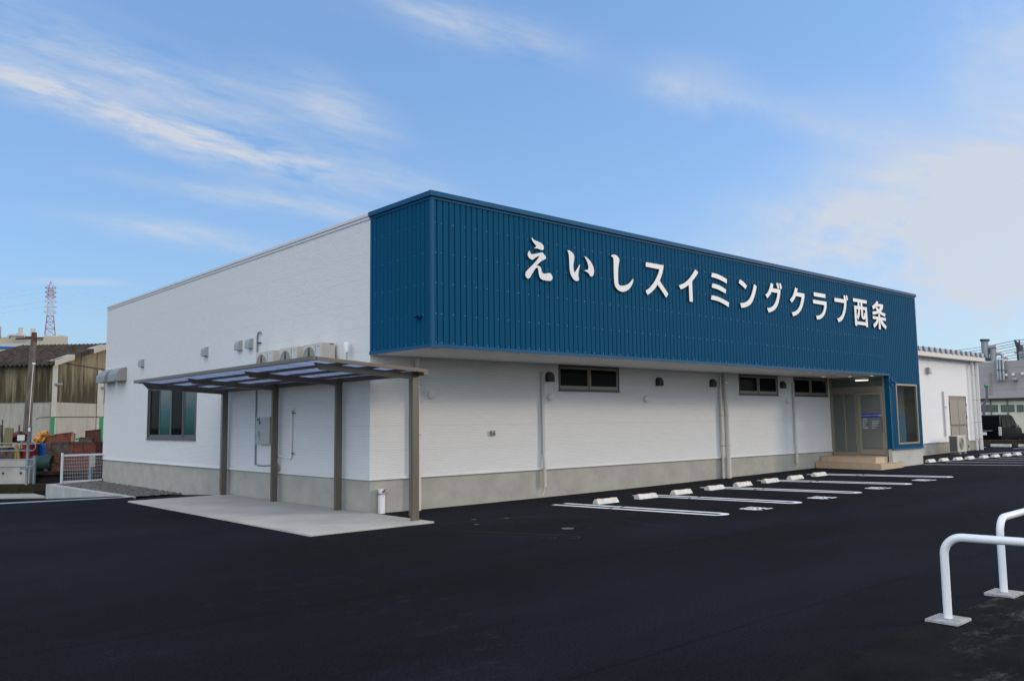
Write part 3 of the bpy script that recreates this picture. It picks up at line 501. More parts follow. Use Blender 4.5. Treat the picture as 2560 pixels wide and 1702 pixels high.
def screws(mb, p0, d, nrm, length, zs_, start, pitch=0.251, mi=2):
    p0 = Vector(p0); d = Vector(d); nrm = Vector(nrm)
    for z in zs_:
        s = start
        while s < length-0.05:
            c = p0+d*s+Vector((0, 0, z)); r = 0.0075; u = d*r; w_ = Vector((0, 0, r))
            mb.add([c+u+nrm*.002, c+w_+nrm*.002, c-u+nrm*.002, c-w_+nrm*.002, c+nrm*0.009], [(0, 1, 4), (1, 2, 4), (2, 3, 4), (3, 0, 4)], mi)
            s += pitch
zrows = [2.955, 3.44, 3.96, 4.475, 4.99]
mb = MB(); ribbed(mb, (0, -DP, 0), (1, 0, 0), (0, -1, 0), 16.88, ZB+0.05, ZT-0.04, start=0.105)
screws(mb, (0, -DP, 0), (1, 0, 0), (0, -1, 0), 16.8, zrows, 0.085+0.125)
screws(mb, (0.09, -DP, 0), (1, 0, 0), (0, -1, 0), 0.1, zrows, 0.0)
mb.build('front_cladding', [M_blue, M_groove, M_screw], B)
mb = MB(); ribbed(mb, (0, 0, 0), (0, -1, 0), (-1, 0, 0), DP, ZB+0.05, ZT-0.04, start=0.055)
screws(mb, (0, 0, 0), (0, -1, 0), (-1, 0, 0), DP, zrows, 0.15)
mb.build('side_cladding', [M_blue, M_groove, M_hood], B)
# vestibule face with a window hole (x 17.28-18.75, z 0.82-2.64)
mb = MB()
ribbed(mb, (16.88, -DP, 0), (1, 0, 0), (0, -1, 0), 0.40, 0.70, 2.64, start=0.06)
ribbed(mb, (16.88, -DP, 0), (1, 0, 0), (0, -1, 0), 2.12, 2.64, ZT-0.04, start=0.06)
ribbed(mb, (18.75, -DP, 0), (1, 0, 0), (0, -1, 0), 0.25, 0.70, 2.64, start=0.08)
mb.quad((17.28, -DP, 0.70), (18.75, -DP, 0.70), (18.75, -DP, 0.82), (17.28, -DP, 0.82))
mb.build('vestibule_cladding', [M_blue, M_groove], B)
mb = MB()
mb.box(-0.012, 19.01, -DP-0.014, -DP, ZT-0.085, ZT-0.04).rbox(-0.05, 19.05, -DP-0.05, -DP+0.14, ZT-0.04, ZT+0.05, 0.006)
mb.rbox(-0.048, 0.14, -DP+0.14, 0.02, ZT-0.04, ZT+0.049, 0.006).box(-0.013, 0.0, -DP, 0.0, ZT-0.085, ZT-0.04)
mb.box(-0.02, 16.88, -DP-0.022, -DP+0.01, ZB, ZB+0.055).box(-0.02, 0.0, -DP+0.01, 0.0, ZB, ZB+0.0545)
mb.box(-0.010, 0.055, -DP-0.0105, -DP-0.0005, ZB+0.055, ZT-0.085).box(-0.0105, 0.0, -DP-0.0005, -DP+0.05, ZB+0.055, ZT-0.085).box(-0.008, 0.0, -0.06, 0.0, ZB+0.0545, ZT-0.085)
mb.box(18.95, 19.012, -DP-0.012, -DP, 0.70, ZT-0.085).box(16.862, 16.92, -DP-0.011, -DP, 0.70, ZB)
mb.box(16.862, 19.04, -DP-0.03, -DP, 0.665, 0.70)
mb.build('blue_trim', M_bluetrim, B)
MB().box(19.0, 19.01, -DP, 0, 0.68, ZT-0.04).build('end_cladding', M_blue, B)
MB().quad((0.0, -DP, ZB+0.001), (0.0, 0.0, ZB+0.001), (16.9, 0.0, ZB+0.001), (16.9, -DP, ZB+0.001)).quad((0.01, -DP, ZT-0.05), (19, -DP, ZT-0.05), (19, 0, ZT-0.05), (0.01, 0, ZT-0.05)).build('soffit', M_soffit, B)
MB().box(0.10, 0.22, -1.80, -1.70, ZB-0.004, ZB).build('soffit_vent', M_hood, B)
# high strip windows under the soffit
def slider(x0, x1, z0, z1, y=0.0, n=2):
    f = MB(); t = 0.035
    f.box(x0, x1, y-0.012, y+0.07, z0, z0+t).box(x0, x1, y-0.012, y+0.07, z1-t, z1).box(x0, x0+t, y-0.012, y+0.07, z0+t, z1-t).box(x1-t, x1, y-0.012, y+0.07, z0+t, z1-t)
    f.box(x0-0.02, x1+0.02, y-0.03, y+0.0, z0-0.018, z0-0.001)
    fr = f.build('window', M_sash, B)
    w_ = (x1-x0-2*t)/n
    for i in range(n):
        a = x0+t+i*w_; yy = y+0.014 if i else y+0.034; s = MB(); c = 0.045
        s.box(a, a+w_, yy-0.012, yy+0.012, z0+t, z0+t+0.075).box(a, a+w_, yy-0.012, yy+0.012, z1-t-c, z1-t).box(a, a+c, yy-0.012, yy+0.012, z0+t+0.075, z1-t-c).box(a+w_-c, a+w_, yy-0.012, yy+0.012, z0+t+0.075, z1-t-c)
        s.build('sash', M_sashl, fr)
        MB().quad((a+c, yy, z0+t+0.075), (a+w_-c, yy, z0+t+0.075), (a+w_-c, yy, z1-t-c), (a+c, yy, z1-t-c)).build('pane', M_glassd, fr)
for h in fw_holes: slider(h[0], h[1], h[2], h[3]-0.003)
# side window: four tall sashes, alternately clear and frosted
f = MB(); t = 0.045
f.box(-0.02, 0.07, 8.14, 11.72, 1.28, 1.28+t).box(-0.02, 0.07, 8.14, 11.72, 2.72-t, 2.72).box(-0.02, 0.07, 8.14, 8.14+t, 1.28+t, 2.72-t).box(-0.02, 0.07, 11.72-t, 11.72, 1.28+t, 2.72-t).box(-0.04, 0, 8.12, 11.74, 1.255, 1.279)
fr = f.build('window', M_sash, B)
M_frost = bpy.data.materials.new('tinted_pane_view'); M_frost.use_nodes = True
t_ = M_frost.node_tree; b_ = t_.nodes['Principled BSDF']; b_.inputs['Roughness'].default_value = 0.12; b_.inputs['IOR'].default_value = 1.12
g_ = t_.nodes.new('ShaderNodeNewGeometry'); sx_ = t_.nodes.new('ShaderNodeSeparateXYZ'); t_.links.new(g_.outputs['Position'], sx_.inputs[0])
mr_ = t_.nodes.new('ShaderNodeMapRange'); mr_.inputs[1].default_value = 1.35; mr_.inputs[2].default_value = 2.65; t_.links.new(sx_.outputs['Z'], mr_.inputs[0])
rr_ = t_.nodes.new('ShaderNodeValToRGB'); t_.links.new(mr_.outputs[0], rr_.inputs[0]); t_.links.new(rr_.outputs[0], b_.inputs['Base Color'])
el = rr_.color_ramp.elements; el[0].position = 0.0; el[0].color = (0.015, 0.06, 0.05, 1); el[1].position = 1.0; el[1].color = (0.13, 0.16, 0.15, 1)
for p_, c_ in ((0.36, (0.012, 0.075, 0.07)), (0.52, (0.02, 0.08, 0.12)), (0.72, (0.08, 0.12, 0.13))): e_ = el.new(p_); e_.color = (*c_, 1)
sw = (11.72-8.14-2*t)/4
for i in range(4):
    a = 8.14+t+i*sw; xx = 0.012 if i in (1, 2) else 0.036; c = 0.05; s = MB()
    s.box(xx-0.012, xx+0.012, a, a+sw, 1.28+t, 1.28+t+0.07).box(xx-0.012, xx+0.012, a, a+sw, 2.72-t-c, 2.72-t).box(xx-0.012, xx+0.012, a, a+c, 1.395, 2.625).box(xx-0.012, xx+0.012, a+sw-c, a+sw, 1.395, 2.625)
    s.build('sash', M_sash, fr)
    MB().quad((xx, a+sw-c, 1.395), (xx, a+c, 1.395), (xx, a+c, 2.625), (xx, a+sw-c, 2.625)).build('pane', M_frost if i in (0, 2) else M_glassd, fr)
# vent hoods
def hood_front(x, z, w_=0.19, h=0.2, m=None):
    mb = MB(); n = 8; d = 0.11; P0 = []
    for k in range(n+1):
        a = math.pi*k/n; P0.append((x-w_/2*math.cos(a), z+h*0.15+(h*0.42)*math.sin(a)))
    P0 = [(x-w_/2, z-h/2)]+P0+[(x+w_/2, z-h/2)]
    k = len(P0); back = [(a, -0.002, b) for a, b in P0]; frn = [(x+(a-x)*0.93, -d if b < z+h*0.3 else -d*0.72, b-0.004) for a, b in P0]
    mb.add(back+frn, [(i, i+1, k+i+1, k+i) for i in range(k-1)]+[tuple(range(k, 2*k))]); mb.box(x-w_/2+0.01, x+w_/2-0.01, -0.1, -0.01, z-h/2+0.006, z-h/2+0.012)
    return mb.build('vent_hood', m or M_hoodd, B)
for x, z in ((4.53, 2.585), (8.31, 2.57), (10.56, 2.585), (14.05, 2.61)): hood_front(x, z)
def hood_side(y, z, par, x=0.0):
    mb = MB(); n = 6; w_ = 0.22; prof = []
    for k in range(n+1):
        a = math.pi/2*k/n; prof.append((x-0.02-0.09*math.sin(a) if k else x, z+0.0+0.11*math.cos(a)))
    prof = [(x, z+0.115)]+prof[1:]+[(x-0.11, z-0.115), (x, z-0.115)]
    k = len(prof); L_ = [(a, y-w_/2, b) for a, b in prof]; R_ = [(a, y+w_/2, b) for a, b in prof]
    mb.add(L_+R_, [(i, (i+1) % k, k+(i+1) % k, k+i) for i in range(k-2)]+[tuple(range(k))[::-1], tuple(range(k, 2*k))])
    mb.box(x-0.10, x-0.01, y-w_/2+0.01, y+w_/2-0.01, z-0.11, z-0.1)
    return mb.build('vent_hood', M_hood, par)
for y in (12.25, 7.57, 5.58, 5.01): hood_side(y, 3.47, B)
# two big stainless hoods near the far corner
for y0, y1, xo in ((13.68, 14.55, 0.30), (14.72, 15.6, 0.34)):
    mb = MB(); prof = [(0, 3.43), (-0.07, 3.43), (-0.16, 3.40), (-0.25, 3.33), (-xo, 3.22), (-xo, 3.02), (0, 3.02)]; k = len(prof)
    L_ = [(a, y0, b) for a, b in prof]; R_ = [(a, y1, b) for a, b in prof]
    mb.add(L_+R_, [(i, i+1, k+i+1, k+i) for i in range(k-1)]+[tuple(range(k))[::-1], tuple(range(k, 2*k))])
    h = bevel(mb.build('stainless_hood', M_steel, B), 0.004)
    MB().box(-xo-0.006, -xo-0.001, y0+0.05, y0+0.12, 3.0, 3.05).build('clip', M_hoodd, h)
# round vent caps on the front wall
for x, z in ((1.36, 2.16), (4.55, 2.15), (7.81, 2.14), (14.31, 2.15)):
    mb = MB(); n = 20; R_ = 0.085
    rings = [(R_, 0.0), (R_, -0.035), (R_*0.93, -0.055), (R_*0.6, -0.07), (R_*0.2, -0.075)]
    vs = [(x+r*math.cos(2*math.pi*k/n), y, z+r*math.sin(2*math.pi*k/n)) for r, y in rings for k in range(n)]
    mb.add(vs, [(i*n+k, (i+1)*n+k, (i+1)*n+(k+1) % n, i*n+(k+1) % n) for i in range(4) for k in range(n)]+[tuple(range(4*n, 5*n))[::-1]], 0, True)
    mb.build('vent_cap', M_trim, B)
ob = MB().rbox(2.85, 2.96, -0.05, -0.001, 1.345, 1.45, 0.01).build('outlet_box', mat('outlet_beige', (0.30, 0.27, 0.21), 0.5), B)
MB().box(2.875, 2.935, -0.054, -0.05, 1.37, 1.40).build('cover_flap', M_hoodd, ob)
# downpipes on the front wall
def downpipe(x, r, y, z0, z1, m, bands=(), kink=None):
    pts = [(x, y, z1), (x, y, z0)]
    if kink: pts = [(x, y, z1), (x, y, kink+0.10), (x, y-0.03, kink), (x, y-0.03, z0)]
    o = MB().tube(pts, r, 16).build('downpipe', m, B)
    for z in bands: MB().tube([(x, y, z-0.008), (x, y, z+0.008)], r+0.004, 16).box(x-0.01, x+0.01, y, 0, z-0.006, z+0.006).build('pipe_band', M_band, o)
    return o
downpipe(1.0, 0.055, -0.09, 0.0, ZB, M_pipew, (2.3, 1.4))
downpipe(11.05, 0.07, -0.11, 0.06, ZB, M_pipew, (1.73, 0.93, 2.6))
downpipe(10.86, 0.03, -0.07, 0.06, ZB-0.1, M_pipew, (1.73, 0.93, 2.2))
for x, zb in ((4.31, 0.12), (14.62, 0.2)):
    o = MB().box(x-0.032, x+0.032, -0.062, -0.001, 0.93, 2.64).build('pipe_duct', M_pipe, B)
    MB().tube([(x, -0.045, 0.95), (x, -0.055, 0.80), (x+0.005, -0.06, 0.66), (x+0.005, -0.06, zb+0.12)], 0.036, 12).tube([(x, -0.05, zb+0.14), (x-0.02, -0.07, zb+0.02), (x-0.09, -0.08, zb-0.06)], 0.008, 6).build('drain_hose', M_pipew, o)
    MB().rbox(x-0.04, x+0.04, -0.07, -0.001, 2.62, 2.70, 0.01).build('duct_cap', M_pipe, o)
# ---- entrance: glazed screen facing along the wall, under the soffit
MX = 16.9; z0 = 0.485
mb = MB(); F = 0.035
for y in (-0.02, -1.72): mb.box(MX-F, MX+F, y-0.022, y+0.022, z0, ZB)
mb.box(MX-F, MX+F, -1.698, -0.042, 2.42, 2.565).box(MX-F-0.01, MX+F, -1.698, -0.042, z0, z0+0.03).box(MX-F, MX+F, -1.698, -0.042, ZB-0.03, ZB).box(MX-F-0.004, MX+F, -0.905, -0.84, z0+0.03, 2.42)
es = mb.build('entrance_screen', M_sashl, B)
MB().quad((MX, -1.698, 2.565), (MX, -0.042, 2.565), (MX, -0.042, ZB-0.03), (MX, -1.698, ZB-0.03)).build('transom_pane', M_glass, es)
mb = MB(); mb.box(MX-0.02, MX+0.01, -0.84, -0.79, z0+0.03, 2.42).box(MX-0.02, MX+0.01, -0.09, -0.042, z0+0.03, 2.42).box(MX-0.02, MX+0.01, -0.79, -0.09, z0+0.03, z0+0.1).box(MX-0.02, MX+0.01, -0.79, -0.09, 2.36, 2.42).box(MX-0.02, MX+0.01, -0.47, -0.44, z0+0.1, 2.36)
fx = mb.build('fixed_light', M_sashl, es)
MB().quad((MX-0.005, -0.79, z0+0.1), (MX-0.005, -0.09, z0+0.1), (MX-0.005, -0.09, 2.36), (MX-0.005, -0.79, 2.36)).build('pane', M_glass, fx)
XD = MX-0.05; mb = MB(); mb.box(XD-0.02, XD+0.01, -1.69, -1.62, z0+0.04, 2.40).box(XD-0.02, XD+0.01, -0.98, -0.915, z0+0.04, 2.40).box(XD-0.02, XD+0.01, -1.62, -0.98, z0+0.04, z0+0.20).box(XD-0.02, XD+0.01, -1.62, -0.98, 2.32, 2.40)
dr = mb.build('door', M_sashl, B)
MB().quad((XD-0.004, -1.62, z0+0.2), (XD-0.004, -0.98, z0+0.2), (XD-0.004, -0.98, 2.32), (XD-0.004, -1.62, 2.32)).build('pane', M_glass, dr)
MB().tube([(XD-0.02, -1.655, 1.60), (XD-0.06, -1.655, 1.60), (XD-0.06, -1.655, 1.20), (XD-0.02, -1.655, 1.20)], 0.009, 8).build('handle', M_hoodd, dr)
st_ = MB().box(XD-0.010, XD-0.006, -1.615, -0.985, 1.635, 1.745).build('name_strip', mat('strip_blue', (0.015, 0.03, 0.36), 0.4), dr)
MT = Matrix.Translation((XD-0.0125, -1.30, 1.69)) @ Matrix.Rotation(-math.pi/2, 4, 'Z') @ Matrix.Rotation(math.pi/2, 4, 'X')
glyph_text('strip_lettering', 'えいしスイミングクラブ西条', 0.049, MT, M_letter, dr, offset=0.0008)
for k, (na, nb) in enumerate([(5, 0), (5, 8), (4, 7), (3, 5), (6, 4)]):      # small rows of white notice print, too fine to read
    for n_, y0_ in ((na, -1.03), (nb, -1.32)):
        if not n_: continue
        mb = MB(); y = y0_; zc = 1.585-0.066*k
        for q in range(n_):
            w_ = random.uniform(0.012, 0.026)
            mb.quad((XD-0.0055, y, zc-0.010), (XD-0.0055, y-w_, zc-0.010), (XD-0.0055, y-w_, zc+0.010), (XD-0.0055, y, zc+0.010)); y -= w_+random.uniform(0.006, 0.016)
        mb.build('notice_line', M_letter, dr)
# vestibule shell
mb = MB(); wall_with_holes(mb, 'y', 16.862, -DP, -1.745, 0.70, ZB, []); mb.quad((16.862, -1.745, 0.70), (16.862, -1.745, ZB), (16.90, -1.745, ZB), (16.90, -1.745, 0.70)); mb.build('jamb_cladding', M_blue, B)
MB().box(16.875, 18.99, -DP+0.015, -1.76, -0.3, 0.668).box(18.8, 18.989, -1.76, 0.0, -0.3, 0.668).build('vestibule_foundation', mat('foundation_pale', (0.46, 0.45, 0.41), 0.85, noise=0.1, nscale=1.5, bump=0.2, bscale=25), B)
mb = MB(); Y = -DP
mb.box(17.28, 18.75, Y-0.02, Y+0.05, 0.82, 0.87).box(17.28, 18.75, Y-0.02, Y+0.05, 2.59, 2.64).box(17.28, 17.33, Y-0.02, Y+0.05, 0.87, 2.59).box(18.70, 18.75, Y-0.02, Y+0.05, 0.87, 2.59)
vw = mb.build('window', M_sashl, B)
MB().quad((17.33, Y+0.01, 0.87), (18.70, Y+0.01, 0.87), (18.70, Y+0.01, 2.59), (17.33, Y+0.01, 2.59)).build('pane', M_glassg, vw)
# lobby inside the glass
M_lobby = mat('lobby_wall', (0.62, 0.62, 0.58), 0.8)
mb = MB(); mb.quad((17.0, 3.4, 0.49), (18.95, 3.4, 0.49), (18.95, 3.4, 2.9), (17.0, 3.4, 2.9)).quad((18.93, -1.8, 0.49), (18.93, 3.4, 0.49), (18.93, 3.4, 2.9), (18.93, -1.8, 2.9))
mb.quad((16.95, -1.8, 2.88), (18.93, -1.8, 2.88), (18.93, 3.4, 2.88), (16.95, 3.4, 2.88)).quad((16.99, 0.05, 0.49), (16.99, 3.4, 0.49), (16.99, 3.4, 2.88), (16.99, 0.05, 2.88))
mb.build('lobby', M_lobby, B)
MB().quad((16.95, -1.75, 0.488), (18.93, -1.75, 0.488), (18.93, 3.4, 0.488), (16.95, 3.4, 0.488)).build('lobby_floor', mat('lobby_floor', (0.20, 0.19, 0.17), 0.5), B)
MB().box(18.86, 18.92, -1.45, -1.12, 0.5, 1.72).build('reception_panel', mat('panel_blue', (0.28, 0.55, 0.85), 0.5), B)
MB().box(18.87, 18.92, -1.78, -1.46, 0.5, 2.6).build('inner_partition', mat('partition_brown', (0.16, 0.14, 0.11), 0.6), B)
MB().box(17.9, 17.96, -0.75, -0.35, 2.80, 2.83).build('ceiling_lamp', M_tube, B)
for x, y in ((15.6, -0.5), (16.35, -0.95), (16.5, -1.55)): MB().add([(x+0.05*math.cos(a), y+0.05*math.sin(a), ZB-0.002) for a in [i*math.pi/8 for i in range(16)]], [tuple(range(16))[::-1]]).build('downlight', emit('downlight_glow', (1, 0.95, 0.8), 1.6), B)
# small blue wall lamp beside the door
wl = MB().tube([(17.02, -DP-0.02, 2.68), (17.02, -DP-0.12, 2.68), (17.02, -DP-0.13, 2.60)], 0.035, 12).rbox(16.965, 17.0, -DP-0.05, -DP-0.0, 2.55, 2.80, 0.006).build('wall_lamp', mat('lamp_blue', (0.015, 0.07, 0.24), 0.4), B)
bk = MB().rbox(-0.05, -0.001, -1.62, -1.50, 3.38, 3.42, 0.006).tube([(-0.02, -1.55, 3.42), (-0.11, -1.58, 3.40), (-0.15, -1.60, 3.385)], 0.014, 8).build('camera_bracket', M_groove, B)

# ---- the sign: thirteen raised white characters standing off the blue sheet
SG = thing('sign', (2.07, -DP, 4.2), 'row of thirteen raised white characters across the blue steel front', 'sign')
from mathutils.geometry import tessellate_polygon
for li, polys in enumerate(LETTERS):
    mb = MB()
    for k, pl in enumerate(polys):
        pts = [(pl[i]/1000, pl[i+1]/1000) for i in range(0, len(pl), 2)]; n = len(pts)
        yf = -1.93-0.0009*k if len(polys) > 3 else -1.93
        tris = tessellate_polygon([[Vector((a, b, 0)) for a, b in pts]])
        vs = [(a, yf, b) for a, b in pts]+[(a, -1.906, b) for a, b in pts]; fs = []; sd_ = []
        for t in tris:
            (ax_, az_), (bx_, bz_), (cx2, cz2) = (pts[i] for i in t)
            t = tuple(t) if (bx_-ax_)*(cz2-az_)-(cx2-ax_)*(bz_-az_) > 0 else tuple(t)[::-1]
            fs += [t, tuple(i+n for i in t)[::-1]]
        area = sum(pts[i][0]*pts[(i+1) % n][1]-pts[(i+1) % n][0]*pts[i][1] for i in range(n))
        for i in range(n):
            j = (i+1) % n; q = (i, n+i, n+j, j); sd_.append(q if area > 0 else q[::-1])
        mb.add(vs, fs); mb.add(vs, sd_, 1)
    mb.build('letter', [M_letter, M_lside], SG)
# ---- entrance steps
T = thing('entrance_steps', (16.2, -1.0, 0.15), 'two beige tiled steps in front of the glass entrance', 'steps')
def tiled(mb, x0, x1, y0, y1, z0, z1, tw=0.3):
    mb.box(x0+0.002, x1, y0+0.002, y1, z0, z1-0.002, 1)
    y = y0
    while y < y1-0.01: e = min(y+tw, y1); mb.box(x0-0.004, x0+0.002, y+0.002, e-0.002, z0, z1-0.006); y = e
    x = x0
    while x < x1-0.01: e = min(x+tw, x1); mb.box(x+0.002, e-0.002, y0-0.004, y0+0.002, z0, z1-0.006); x = e
    x = x0
    while x < x1-0.01:
        e = min(x+tw, x1); y = y0
        while y < y1-0.01: ee = min(y+tw, y1); mb.box(x+0.002, e-0.002, y+0.002, ee-0.002, z1-0.006, z1); y = ee
        x = e
mb = MB(); tiled(mb, 15.78, 17.22, -2.02, -0.015, 0.0, 0.31); mb.build('lower_step', [M_tile, M_grout], T)
mb = MB(); tiled(mb, 16.08, 16.855, -1.735, -0.015, 0.312, 0.48); mb.build('upper_step', [M_tile, M_grout], T)
# ================================================================== canopy over the slab
CN = thing('canopy', (-0.2, 2.2, 0.03), 'bronze aluminium lean canopy with four posts and blue translucent roof sheets', 'canopy')
def roofz(x): return 2.475+(-0.10-x)*(0.125/2.05)
posts_y = (-1.60, 0.875, 3.495, 6.06)
for k, y in enumerate(posts_y):
    px_ = -0.14
    o = MB().rbox(px_-0.065, px_+0.065, y-0.035, y+0.035, 0.028, 2.46, 0.004).build('post', M_bronze, CN)
    if k in (0, 3): MB().box(px_-0.0675, px_-0.0655, y+0.045, y+0.072, 0.1, 2.4).tube([(px_-0.02, y+0.06, 0.12), (px_-0.02, y+0.06, 2.38)], 0.024, 10).build('gutter_pipe', M_bronze, o)
    prof = [(-0.205, 2.33), (-0.205, roofz(-0.205)-0.035), (-1.98, roofz(-1.98)-0.035), (-1.90, roofz(-1.9)-0.115)]
    prof = [(-0.205, 2.345), (-0.205, 2.44), (-2.0, roofz(-2.0)-0.038), (-1.90, roofz(-1.9)-0.135)]
    mb = MB(); a = [(x, y-0.03, z) for x, z in prof]; b = [(x, y+0.03, z) for x, z in prof]
    mb.add(a+b, [(0, 1, 2, 3), (7, 6, 5, 4), (0, 4, 5, 1), (1, 5, 6, 2), (2, 6, 7, 3), (3, 7, 4, 0)])
    bevel(mb.build('cantilever_arm', M_bronze, CN), 0.004)
Y0, Y1, X0, X1 = -1.84, 6.2, -2.14, -0.07
def slab(mb, x0, x1, y0, y1, dz0, dz1):
    v = [(x, y, roofz(x)+dz) for dz in (dz0, dz1) for y in (y0, y1) for x in (x0, x1)]
    mb.add(v, [(0, 2, 3, 1), (4, 5, 7, 6), (0, 1, 5, 4), (2, 6, 7, 3), (0, 4, 6, 2), (1, 3, 7, 5)])
mb = MB(); slab(mb, X0-0.02, X0+0.045, Y0-0.01, Y1+0.01, -0.03, 0.032); bevel(mb.build('front_rail', M_bronze, CN), 0.004)
mb = MB(); slab(mb, X1-0.06, X1+0.02, Y0-0.01, Y1+0.01, -0.075, 0.03); bevel(mb.build('rear_gutter', M_bronze, CN), 0.004)
for y in (Y0, Y1):
    mb = MB(); slab(mb, X0+0.046, X1-0.061, y-0.02, y+0.02, -0.028, 0.028); mb.build('end_rail', M_bronze, CN)
for x in (-1.56, -1.0, -0.46):
    mb = MB(); slab(mb, x-0.028, x+0.028, Y0+0.021, Y1-0.021, -0.037, 0.004); mb.build('purlin', M_bronze, CN)
nb = 12
for i in range(1, nb):
    y = Y0+(Y1-Y0)*i/nb
    mb = MB(); slab(mb, X0+0.046, X1-0.061, y-0.012, y+0.012, 0.0045, 0.024); mb.build('glazing_bar', M_bronze, CN)
for i in range(nb):
    a = Y0+(Y1-Y0)*i/nb+0.0125; b = Y0+(Y1-Y0)*(i+1)/nb-0.0125
    if i == 0: a += .008
    if i == nb-1: b -= .008
    mb = MB(); slab(mb, X0+0.047, X1-0.062, a, b, 0.0055, 0.0095); mb.build('roof_sheet', M_poly, CN)
mb = MB()
for y in posts_y:
    for x in (-1.56, -1.0, -0.46): mb.tube([(x, y, roofz(x)-0.085), (x, y, roofz(x)-0.037)], 0.02, 6)
mb.build('bracket', M_bronze, CN)
# ================================================================== outdoor units on the side wall above the canopy
def ac_unit(y1, w_, label):
    """front faces -x; y1 = near end"""
    y0 = y1; y2 = y1+w_; x0, x1 = -0.36, -0.06; z0, z1 = 2.62, 3.175
    t = thing('air_conditioner', (-0.2, (y0+y2)/2, z0), label, 'air conditioner', 'outdoor units on the side wall')
    MB().rbox(x0, x1, y0, y2, z0, z1, 0.012).build('casing', M_acw, t)
    cy = y0+w_*0.64; cz = z0+0.245; mb = MB(); n = 32; R = 0.25
    mb.add([(x0-0.003, cy+R*math.cos(2*math.pi*k/n)*1.05, cz+R*math.sin(2*math.pi*k/n)) for k in range(n)], [tuple(range(n))])
    mb.build('fan_opening', mat('bellmouth_beige', (0.27, 0.25, 0.22), 0.6), t)
    mb = MB(); mb.add([(x0-0.0045, cy+0.02+0.05*math.cos(2*math.pi*k/n), cz+0.06+R*0.72*math.sin(2*math.pi*k/n)) for k in range(n)], [tuple(range(n))]); mb.build('fan_dark_band', M_acd, t)  # dark upright ellipse, a dark band inside the fan opening
    mb = MB()
    mb.tube([(x0-0.006, cy+R*1.05*math.cos(2*math.pi*k/28), cz+R*math.sin(2*math.pi*k/28)) for k in range(29)], 0.008, 5, cap=False)
    mb.tube([(x0-0.02, cy, cz), (x0-0.004, cy, cz)], 0.03, 12).box(x0-0.012, x0-0.003, y0+w_*0.29, y0+w_*0.31, z0+0.02, z1-0.02); mb.build('fan_guard', M_acw, t)
    MB().box(x0-0.008, x0-0.001, y0+0.02, y0+w_*0.26, z0+0.03, z1-0.03).build('side_panel', mat('panel_pale', (0.50, 0.52, 0.53), 0.5), t)
    MB().box(x0-0.010, x0-0.008, y0+0.06, y0+0.13, z1-0.075, z1-0.062).build('maker_mark', M_red, t)
    MB().box(x1-0.12, x1-0.04, y0-0.003, y0-0.001, z1-0.03, z1-0.012).build('grip_slot', M_acd, t)
    MB().box(x0+0.14, x1-0.02, y0-0.03, y0-0.001, z0+0.05, z0+0.30).build('valve_cover', M_acw, t)
    mb = MB()
    for y in (y0+0.1, y2-0.1): mb.box(x0+0.02, -0.001, y-0.02, y+0.02, z0-0.04, z0-0.001)
    mb.build('wall_bracket', M_band, t)
ac_unit(1.15, 0.72, 'ivory outdoor unit nearest the blue cladding, rightmost of three over the canopy')
ac_unit(2.13, 0.74, 'ivory outdoor unit in the middle of the three over the canopy')
ac_unit(3.18, 0.80, 'ivory outdoor unit beside the thin conduit, leftmost of three over the canopy')
# sensor/antenna on a short mast, conduits and meter box
AN_ = thing('wall_sensor', (-0.12, 0.62, 2.7), 'white cone shaped device on a short brass mast by the blue corner', 'antenna')
MB().tube([(-0.12, 0.62, 2.55), (-0.12, 0.62, 2.96)], 0.016, 8).tube([(-0.12, 0.62, 2.6), (0, 0.62, 2.6)], 0.012, 6).build('mast', mat('mast_brass', (0.42, 0.40, 0.27), 0.5), AN_)
MB().tube([(-0.12, 0.62, 2.95), (-0.12, 0.62, 3.12), (-0.12, 0.62, 3.14)], 0.05, 14, rs=[0.038, 0.058, 0.05]).build('head', M_white, AN_)
cp = MB().tube([(-0.03, 4.64, 0.75), (-0.03, 4.64, 3.60), (-0.03, 4.60, 3.68), (-0.03, 4.50, 3.69), (-0.03, 4.47, 3.64)], 0.018, 8).tube([(-0.03, 4.64, 0.78), (-0.03, 4.5, 0.74), (-0.03, 4.2, 0.745), (-0.03, 3.9, 0.76)], 0.012, 6).build('conduit', M_galv, B)
for z in (3.45, 1.63): MB().box(-0.05, -0.001, 4.47, 4.64, z-0.007, z+0.007).build('pipe_clip', M_hoodd, cp)
MT_ = thing('meter_cabinet', (-0.06, 4.05, 1.2), 'pale grey electric cabinet on the side wall behind the second post', 'cabinet')
MB().rbox(-0.14, -0.001, 3.74, 4.42, 1.21, 1.80, 0.01).build('box', mat('cabinet_grey', (0.42, 0.42, 0.40), 0.5), MT_)
MB().box(-0.145, -0.141, 4.20, 4.34, 1.72, 1.76).build('slot', M_hoodd, MT_)
MB().box(-0.145, -0.141, 4.18, 4.30, 1.36, 1.48).box(-0.145, -0.141, 4.16, 4.22, 1.29, 1.34).build('label_plate', mat('plate_greenish', (0.25, 0.28, 0.29), 0.5), MT_)
MB().box(-0.16, -0.141, 4.175, 4.20, 1.64, 1.70).build('lock', M_hoodd, MT_)
MB().box(-0.10, -0.0, 3.70, 3.735, 1.19, 1.78).build('side_edge', M_hoodd, MT_)
wp = MB().tube([(-0.03, 3.68, 1.18), (-0.03, 3.66, 1.0), (-0.035, 3.62, 0.97), (-0.035, 3.3, 0.96), (-0.035, 3.05, 0.93), (-0.035, 2.97, 0.935), (-0.035, 2.95, 0.98), (-0.035, 2.95, 1.90), (-0.035, 2.92, 1.94), (-0.03, 2.84, 1.945)], 0.020, 10).build('water_pipe', M_white, B)
